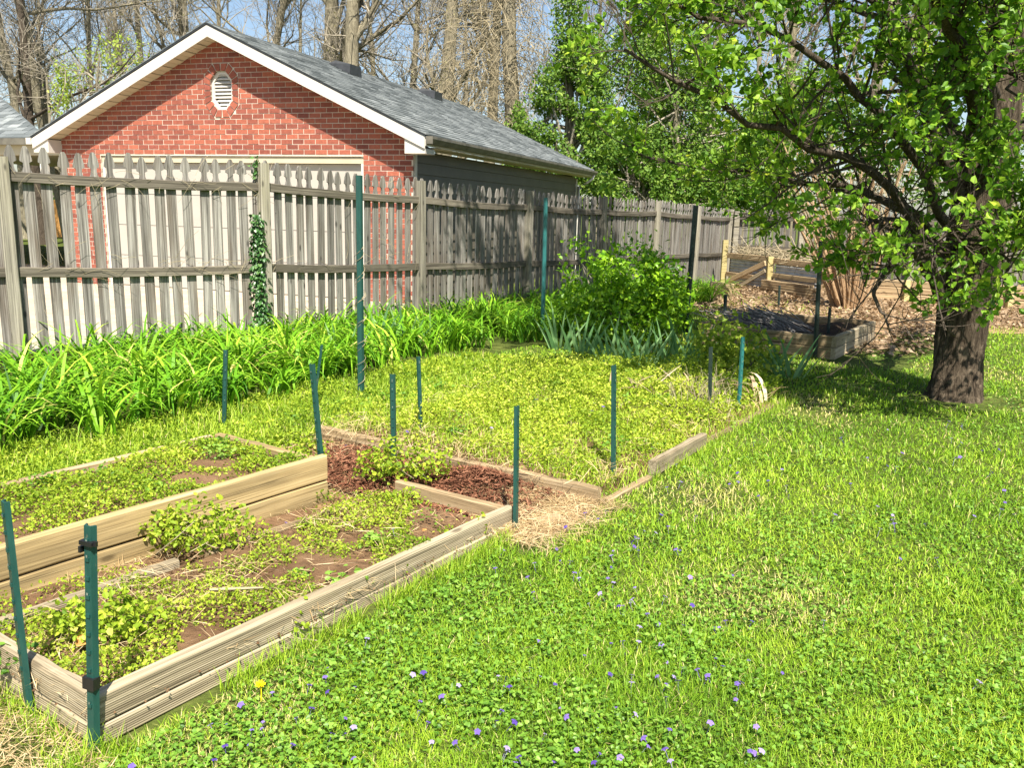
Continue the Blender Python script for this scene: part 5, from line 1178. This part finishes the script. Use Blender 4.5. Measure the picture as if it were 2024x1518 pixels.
leafy_tree(1110, 27, [(1150, 130, 0, .8, .8, 1.2), (1165, 210, 0, .75, .8, 1.1), (1100, 190, 0, .7, .8, 1.0), (1060, 240, 0, .8, .8, .7), (1035, 310, 0, .55, .8, .9), (1110, 320, 0, 1.2, .9, 1.2), (1170, 300, 0, .6, .8, 1.1), (1125, 40, 0, .45, .5, 1.4)], 24000, .115, 'wood_green', 'tall tree smothered in glossy green vines behind the garage', .27, 1.3, .25)
leafy_tree(1265, 30, [(1250, 380, 0, 1.2, 1, .9), (1330, 370, 0, 1.2, 1, 1.1), (1420, 385, 0, 1.3, 1, .9), (1200, 340, 0, .5, .6, 1.1), (1500, 390, 0, 1., 1, .9), (1210, 395, 1, 1.2, 1, 1.0), (1290, 330, 1, 1.2, 1, 1.), (1380, 330, 1, 1.2, 1, 1.), (1230, 300, 1, .9, 1, 1.4), (1480, 330, 1, 1.3, 1, 1.2)], 30000, .14, 'wood_green', 'thicket of green undergrowth beyond the far fence', .22, 1.2, .12, 'thicket')
leafy_tree(1340, 31, [(1330, 230, 0, 1.4, 1, 1.2), (1420, 160, 0, 1.4, 1, 1.2), (1270, 300, 0, 1.2, 1, 1.0), (1250, 120, 0, .9, 1, 1.4), (1480, 280, 0, 1.4, 1, 1.2), (1400, 310, 0, 1.2, 1, .8), (1560, 200, 0, 1.2, 1, 1.2), (1330, 100, 0, 1.2, 1, 1.2)], 22000, .13, 'wood_green', 'light green tree beyond the far fence left of the pear', .33, 1.2, .16)
leafy_tree(1640, 29, [(1560, 350, 0, 1.4, 1, 1.2), (1700, 300, 0, 1.6, 1, 1.4), (1850, 330, 0, 1.6, 1, 1.4), (2000, 320, 0, 1.6, 1, 1.4), (1620, 200, 0, 1.4, 1, 1.2)], 9000, .13, 'wood_green', 'green tree filling the gap behind the pear limbs', .42, 1.0, .16)
leafy_tree(1380, 36, [(1260, 330, 0, 1.5, 1, 1.6), (1360, 260, 0, 1.6, 1, 2.0), (1460, 300, 0, 1.6, 1, 2.0), (1550, 250, 0, 1.6, 1, 2.0), (1300, 200, 0, 1.0, 1, 1.2)], 16000, .16, 'wood_green', 'dense darker tree farthest back between the vine tree and the pear', .3, .8, .2)
leafy_tree(40, 44, [(0, 395, 0, 1.6, 1, 1.3), (60, 390, 0, 1.4, 1, 1.3), (120, 395, 0, 1.4, 1, 1.2), (180, 395, 0, 1.4, 1, 1.2), (-40, 370, 0, 1.5, 1, 1.5)], 6000, .16, 'wood_green', 'green hedge behind the orange cedar fence', .2, 1.0, .12, 'hedge')
# tangle of hanging tan vines over the tree behind the ridge
b = atd(1010, 420, 29); b[2] = 0; vt = thing('vine_tangle', b, 'tree hung with a shaggy tangle of bare tan vines behind the garage ridge', 'tree')
ln = curve_pts(b, np.array([0, 0, 1.]), 13, 9, (0, 0, 0), .05); mesh_obj('trunk', *tubes([(ln, np.linspace(.3, .15, 9))], 8), MT['woodbark'], vt, smooth=True)
ls = []
for cu, cv, ru, rv, n in ((1000, 60, 1.9, 2.2, 520), (940, 170, 1.5, 1.5, 260), (1060, 150, 1.1, 1.6, 320), (980, 250, 1.3, 1.0, 160), (1010, -60, 1.6, 1.4, 200)):
    c0 = atd(cu, cv, 29)
    for _ in range(n):
        p = c0+rand_dirs(1)[0]*np.array([ru, 1.0, rv])*rng.random()**.4; d = unit(np.array([rng.normal()*.8, rng.normal()*.5, rng.normal()*.5])); ls.append((curve_pts(p, d, rng.uniform(.6, 1.8), 5, (rng.normal()*.3, 0, -1.3), .2), np.linspace(.009, .006, 5)))
mesh_obj('vines', *tubes(ls, 3), MT['twigtan'], vt)['kind'] = 'stuff'
